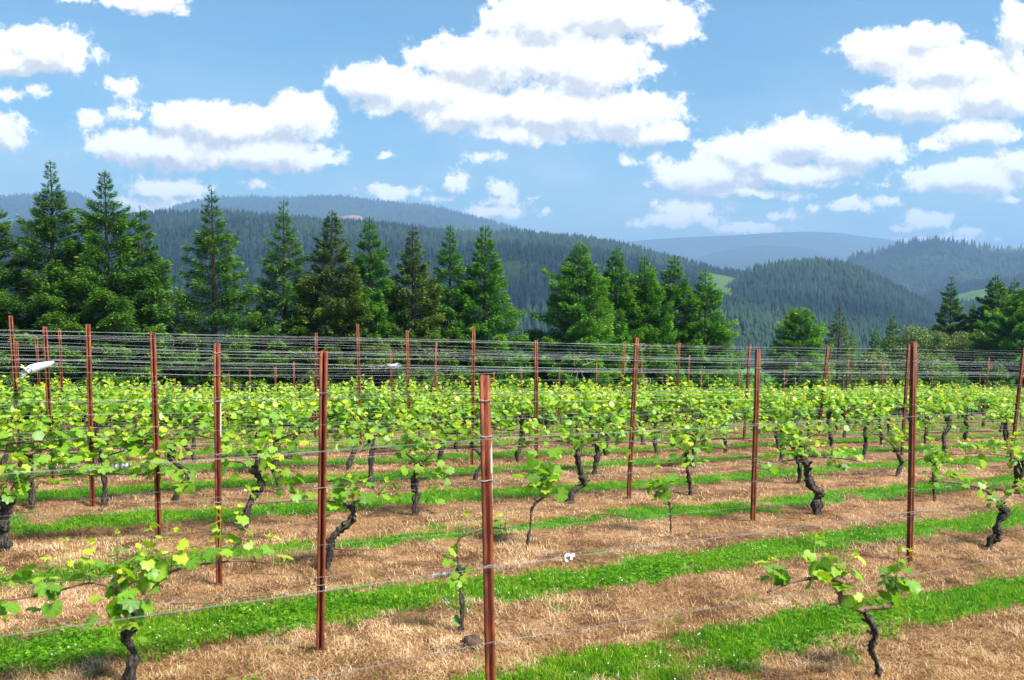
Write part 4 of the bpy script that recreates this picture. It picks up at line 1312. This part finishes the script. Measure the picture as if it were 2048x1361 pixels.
BROAD = [(1985, 640, 58, 60, 'pale olive broadleaf tree below the dark ragged conifer'), (1862, 668, 52, 64, 'light green broadleaf tree standing lowest in front of the mixed wood'),
         (1832, 636, 56, 74, 'yellow-green broadleaf tree with blossom-pale top in the mixed wood'), (1890, 632, 60, 70, 'rounded olive-green broadleaf tree under the tall thin conifer'),
         (1948, 646, 54, 72, 'low yellowish broadleaf tree in front of the dark ragged conifer'), (1792, 684, 50, 60, 'low broadleaf tree half hidden by the trellis wires'),
         (1732, 690, 52, 52, 'small pale broadleaf tree low by the valley edge')]
for i, (x, y, n, hw, lab) in enumerate(BROAD):
    b, H, d = plant(x, y, n)
    broad_tree(b, H, hw / FPX * d * 1.1, 700 + i, lab, count=24000, size=.17)

# dark skirts of brush that close the foot of the tree line
GB = 'bushes along the foot of the conifers'
SHR = [(-10, 640), (70, 650), (150, 640), (300, 645), (370, 668), (480, 655), (520, 640), (610, 655), (700, 660), (790, 655), (860, 660), (930, 668), (1050, 690), (1110, 690), (1200, 690), (1270, 690),
       (1330, 690), (1400, 695), (1470, 712), (1530, 728), (1660, 730), (1760, 742), (1900, 738), (2000, 728)]
PLACE = ['between', 'under', 'beside', 'before', 'behind']
for i, (x, y) in enumerate(SHR):
    b, H, d = plant(x, y - (26 if x < 1450 else 8), 41.5 if x < 1450 else 46)
    conifer('young_conifer', b, max(H, 1.5), (75 if x < 1450 else 66) / FPX * d, 800 + i, ('needle', 'needle_green', 'needle')[i % 3] if x < 1450 else ('needle_brown', 'needle_green', 'needle')[i % 3], (.5, .75, .62, .85)[i % 4], .2, gap=.4, dens=66,
            spray=(.20, .045), label='low dark young conifer filling the foot of the tree line', group='young conifers at the foot of the tree line', branches=(5, 7), lum=.12)

# ------------------------------------------------------------------ grass, clover, straw
grng = np.random.default_rng(31)


def spread_px(n, dmin=3.0, dmax=34.0, p=2.0):
    """Ground points thinning out with distance."""
    u = grng.random(n)
    d = (dmin ** (1 - p) + u * (dmax ** (1 - p) - dmin ** (1 - p))) ** (1 / (1 - p))
    s = grng.uniform(-.86, .86, n)
    return s * d, d


BV = np.array([[-.5, 0, 0], [.5, 0, 0], [-.36, .55, 0], [.36, .55, 0], [0, 1, 0]], float)
BF = np.array([[0, 1, 3], [0, 3, 2], [2, 3, 4]])


def blades(x, y, L, wd, lean, tint, lift=0.0, flat=0.0):
    n = len(x)
    z = seat(x, y) + lift
    az = grng.uniform(0, 6.28, n)
    a = np.array([np.cos(az), np.sin(az)]).T
    ln_ = np.abs(grng.normal(lean, .25, n))
    V = np.zeros((n, 5, 3))
    perp = np.stack([-a[:, 1], a[:, 0]], 1)
    for i, (bx, by, _) in enumerate(BV):
        h = by * (1 - flat * by)
        out = ln_ * by ** 1.6 * L
        up = L * by * np.sqrt(np.maximum(1 - np.minimum(ln_ * by * .75, .98) ** 2, .03))
        V[:, i, 0] = x + a[:, 0] * out + perp[:, 0] * bx * wd
        V[:, i, 1] = y + a[:, 1] * out + perp[:, 1] * bx * wd
        V[:, i, 2] = z + up
    F = BF[None] + (np.arange(n) * 5)[:, None, None]
    return V.reshape(-1, 3), F.reshape(-1, 3), np.repeat(tint, 3)


# green lanes
x, y = spread_px(1250000)
g = green_mask(x, y)
k_ = grng.random(len(x)) < g * 0.9 + .015
x, y, g = x[k_], y[k_], g[k_]
n = len(x)
sc_ = np.maximum(1, y / 9)
pat = .62 * fbm(x * 1.6, y * 1.6, 61) + .38 * vnoise(x * 11, y * 11, 63)
b = MB()
V, F, T = blades(x, y, grng.uniform(.022, .06, n) * (.5 + .9 * pat) * (.6 + .4 * g), .0042 * sc_ * grng.uniform(.7, 1.4, n), .55, np.clip(.10 + .95 * pat + grng.normal(0, .19, n), 0, 1))
b.add(V, F, 0, T)
o = b.build('grass', [M['grass']])
tag(o, 'mown green grass on the lanes between the vine rows', 'grass', kind='stuff')
# clover among it
x, y = spread_px(350000, dmax=20)
g = green_mask(x, y)
pc = fbm(x * 1.1, y * 1.1, 71)
k_ = grng.random(len(x)) < g * np.clip((pc - .45) * 4, 0, 1)
x, y = x[k_], y[k_]
n = len(x)
tv = []
tf = []
for q in range(3):
    a = q * 2.094
    c, s = math.cos(a), math.sin(a)
    for (px_, py_, pz_) in ((0, 0, 0), (.42, .5, .12), (0, 1, .05), (-.42, .5, .12)):
        tv.append((px_ * c - py_ * s, px_ * s + py_ * c, pz_))
    tf.append([q * 4, q * 4 + 1, q * 4 + 2, q * 4 + 3])
a = grng.uniform(0, 6.28, n)
d = np.column_stack([np.cos(a), np.sin(a), grng.normal(0, .25, n)])
V, F = inst(tv, tf, np.column_stack([x, y, seat(x, y) + grng.uniform(.015, .06, n)]), frames(d, np.column_stack([grng.normal(0, .3, n), grng.normal(0, .3, n), np.ones(n)])), grng.uniform(.010, .019, n) * np.maximum(1, y / 10))
b = MB()
b.add(V, F, 0, np.repeat(np.clip(.5 + grng.normal(0, .25, n), 0, 1), 3))
o = b.build('clover', [M['clover']])
tag(o, 'low clover leaves spreading through the green lanes', 'clover', kind='stuff')
# white clover heads
x, y = spread_px(14000, dmax=16)
g = green_mask(x, y)
pc = fbm(x * .9, y * .9, 73)
k_ = grng.random(len(x)) < g * np.clip((pc - .5) * 3.2, 0, 1) * .6
x, y = x[k_], y[k_]
n = len(x)
ov = np.array([[0, 0, .9], [1, 0, 0], [0, 1, 0], [-1, 0, 0], [0, -1, 0], [0, 0, -.7]])
of = np.array([[0, 1, 2], [0, 2, 3], [0, 3, 4], [0, 4, 1], [5, 2, 1], [5, 3, 2], [5, 4, 3], [5, 1, 4]])
V, F = inst(ov, of, np.column_stack([x, y, seat(x, y) + grng.uniform(.03, .075, n)]), np.tile(np.eye(3), (n, 1, 1)), grng.uniform(.004, .0075, n))
b = MB()
b.add(V, F)
o = b.build('clover_flowers', [M['white_flower']])
tag(o, 'tiny white clover heads dotted over the green lanes', 'flowers', kind='stuff')
# dead grass under the vines
x, y = spread_px(1250000)
g = green_mask(x, y)
tuft = vnoise(x * 9, y * 9, 85)
k_ = grng.random(len(x)) < ((1 - g) * 0.62 + .02) * np.clip(.25 + 1.5 * tuft, 0, 1)
x, y, tuft = x[k_], y[k_], tuft[k_]
n = len(x)
sc_ = np.maximum(1, y / 9)
pat = .6 * fbm(x * 1.4, y * 1.4, 81) + .4 * tuft
b = MB()
V, F, T = blades(x, y, grng.uniform(.018, .07, n) * (.4 + .9 * pat), .0032 * sc_ * grng.uniform(.6, 1.5, n), 1.25, np.clip(-.14 + 1.3 * pat + grng.normal(0, .22, n), 0, 1), lift=.004)
b.add(V, F, 0, T)
o = b.build('dead_grass', [M['straw']])
tag(o, 'tangled straw-coloured dead grass under the vine rows', 'dead grass', kind='stuff')

# ------------------------------------------------------------------ small things caught on the wires and lying about
def at_wire(px, k, li):
    p = on_row(px, 900, NR[k])
    t = float(p[:2] @ TV)
    return np.array([p[0], p[1], wire_z(k, li, t)]) - np.append(NV * .021, 0)


srng = np.random.default_rng(91)
# white tapered sleeve with a round eyelet
p = on_row(79, 735, NR[5])
root = empty('bird_scarer', p, TH)
q = np.linspace(0, 1, 9)
b = MB()
S = np.column_stack([-.20 + .43 * q, 0 * q, -.065 + .15 * q + .01 * np.sin(q * 5)])
b.tube(S, np.interp(q, [0, .12, .3, .7, .92, 1], [.045, .078, .078, .055, .036, .030]), 14, rough=.03, rng=srng)
b.build('sleeve', [M['white_plastic']], root, smooth=True)
b = MB()
an = np.linspace(0, 2 * math.pi, 17)
b.tube(np.column_stack([-.155 + .042 * np.cos(an), np.full(17, -.079), -.045 + .042 * np.sin(an)]), .007, 6, cap=False)
b.build('eyelet', [M['grey_plastic']], root, smooth=True)
b = MB()
for i in range(22):
    a_ = srng.uniform(0, 6.28)
    b.tube(smooth_line([(-.195, .03 * math.cos(a_), -.065 + .05 * math.sin(a_)), (-.225 - srng.random() * .02, .05 * math.cos(a_), -.07 + .075 * math.sin(a_)), (-.25 - srng.random() * .04, .06 * math.cos(a_), -.08 + .10 * math.sin(a_))], 2), .004, 4)
b.build('frayed_edge', [M['white_plastic']], root)
root.scale = (.62,) * 3
tag(root, 'white tapered plastic sleeve with a round eyelet caught on the wires', 'bird scarer')

# crumpled grey plastic bag
p = at_wire(782, 7, 3)
root = empty('plastic_bag', p, TH)
u, v = np.meshgrid(np.linspace(0, 2 * math.pi, 25), np.linspace(0, 1, 13))
rad = np.sin(v * math.pi) ** .6 * (1 + .28 * (vnoise(np.cos(u) * 2 + 5, np.sin(u) * 2 + v * 4, 3) - .5) * 2)
V = np.stack([-.30 + .62 * v + .02 * np.cos(u * 3), .09 * rad * np.cos(u) * (.4 + v), -.035 + .13 * rad * np.sin(u) * (.3 + .9 * v) + .03 * np.sin(v * 9)], -1).reshape(-1, 3)
i = (np.arange(12)[:, None] * 25 + np.arange(24)[None]).ravel()
b = MB()
b.add(V, np.stack([i, i + 1, i + 26, i + 25], 1))
b.build('bag_film', [M['grey_plastic']], root)
b = MB()
b.tube(smooth_line([(-.72, 0, .03), (-.5, -.01, .01), (-.33, 0, -.02), (-.2, -.03, -.05), (-.02, -.09, -.11), (.12, -.09, -.10), (.30, -.03, -.05), (.36, 0, -.10)], 4), .011, 6, rough=.2, rng=srng)
b.tube(smooth_line([(-.47, 0, .01), (-.45, -.01, -.06), (-.44, 0, -.13)], 3), .006, 5)
b.build('twisted_edge', [M['dull_white']], root)
root.scale = (.5,) * 3
tag(root, 'crumpled grey plastic bag snagged on the wires before a distant post', 'plastic bag')

# white split ring clip, and a knob of tape, on a front wire
p = at_wire(1135, 1, 2)
root = empty('ring_clip', p, TH)
an = np.linspace(-.5, 4.6, 15)
b = MB()
b.tube(np.column_stack([.017 * np.cos(an), .006 * np.sin(an * .5), .017 * np.sin(an) - .006]), .0065, 8)
b.build('split_ring', [M['white_plastic']], root, smooth=True)
b = MB()
an = np.linspace(0, 6.28, 13)
b.tube(np.column_stack([.029 + .007 * np.cos(an), 0 * an, .006 + .007 * np.sin(an)]), .0032, 6, cap=False)
b.build('small_loop', [M['white_plastic']], root, smooth=True)
tag(root, 'white open ring clip hanging on the front wire over green grass', 'clip')


def binding(px, k, li, L, label, tail=True, name='tie_wrap'):
    p = at_wire(px, k, li)
    root = empty(name, p, TH)
    b = MB()
    q = np.linspace(0, 1, 40)
    b.tube(np.column_stack([-L / 2 + L * q, .007 * np.cos(q * 75) * (.5 + srng.random(40)), .007 * np.sin(q * 75) * (.5 + srng.random(40))]), .0032, 5, rough=.25, rng=srng)
    b.build('coil', [M['dull_white']], root, smooth=True)
    if tail:
        b = MB()
        b.tube(smooth_line([(0, 0, 0), (.01, -.008, -.03), (-.008, -.01, -.07), (-.012, -.008, -.095)], 3), .0035, 5)
        b.build('dark_tail', [M['cane']], root)
        b = MB()
        b.tube(smooth_line([(.004, -.01, -.105), (.018, -.01, -.122), (.034, -.012, -.14)], 2), .0045, 5)
        b.build('white_tail', [M['dull_white']], root)
    tag(root, label, 'wire tie')


binding(880, 1, 2, .10, 'white wrapped tie with a hanging tail on the front wire beside the thin vine')
binding(752, 4, 1, .17, 'pale twisted coil of tape on the wire below the two-armed vine', False)
binding(193, 4, 1, .14, 'pale twisted tie where the arm of the thick-headed vine meets a post', True)
binding(1893, 2, 1, .07, 'small pale tie with a drop of string near the stout vine', True)
binding(238, 1, 4, .06, 'small grey clip out on the closest wire before the leafy rows', False)

# clod of earth and cut canes on the ground
p = on_row(946, 1262, NR[2] - .25)
r_ = np.random.default_rng(4)
b = MB()
u, v = np.meshgrid(np.linspace(0, 2 * math.pi, 15)[:-1], np.linspace(.02, .98, 9))
rad = .055 * (1 + .5 * (vnoise(np.cos(u) * 2 + 7, np.sin(u) * 2 + v * 5, 9) - .5) * 2)
V = np.stack([rad * np.sin(v * math.pi) * np.cos(u) * 1.2, rad * np.sin(v * math.pi) * np.sin(u), rad * np.cos(v * math.pi) * .8], -1).reshape(-1, 3)
i = np.arange(8)[:, None] * 14
j = np.arange(14)[None]
b.add(V, np.stack([i + j, i + 14 + j, i + 14 + (j + 1) % 14, i + (j + 1) % 14], -1).reshape(-1, 4))
o = b.build('soil_clod', [M['soil']])
o.location = (p[0], p[1], float(seat(p[0], p[1])) + .02)
tag(o, 'dark brown clod of earth on the straw beside the closest post', 'clod')


def cut_cane(px, py, length, rot, label, seed):
    r = np.random.default_rng(seed)
    d0 = ray(px, py)
    ds = np.linspace(3, 30, 4000)
    e = d0[2] * ds + CZ - ground(d0[0] * ds, ds)
    d = ds[np.argmax(e <= 0)]
    X = np.array([d0[0] * d, d])
    q = np.linspace(-.5, .5, 9)
    ca, sa = math.cos(rot), math.sin(rot)
    off = np.cumsum(r.normal(0, .012, 9))
    xy = X + np.column_stack([ca * q * length - sa * off, sa * q * length + ca * off])
    z = seat(xy[:, 0], xy[:, 1]) + .022 + .012 * r.random(9)
    c = np.array([X[0], X[1], z.mean()])
    b = MB()
    b.tube(np.column_stack([xy, z]) - c, np.linspace(.008, .004, 9), 6, rough=.1, rng=r)
    a = np.column_stack([xy, z])[5] - c
    b.tube([a, a + [.05 * ca - .03 * sa, .05 * sa + .03 * ca, .02], a + [.09 * ca - .07 * sa, .09 * sa + .07 * ca, .035]], .003, 5)
    o = b.build('cut_cane', [M['cane']])
    o.location = c
    tag(o, label, 'cut cane')


cut_cane(705, 1106, .55, .1, 'broken dark cane lying on straw beside the thick leaning trunk', 1)
cut_cane(445, 1205, .75, .35, 'long dark cane on the ground below the post with a pale scratch', 2)
cut_cane(385, 1100, .18, .2, 'short pale pruned twig on straw behind the bushiest vine', 3)
cut_cane(1230, 1037, .45, -.05, 'straight pale cane lying along the grass behind the newly planted vine', 4)
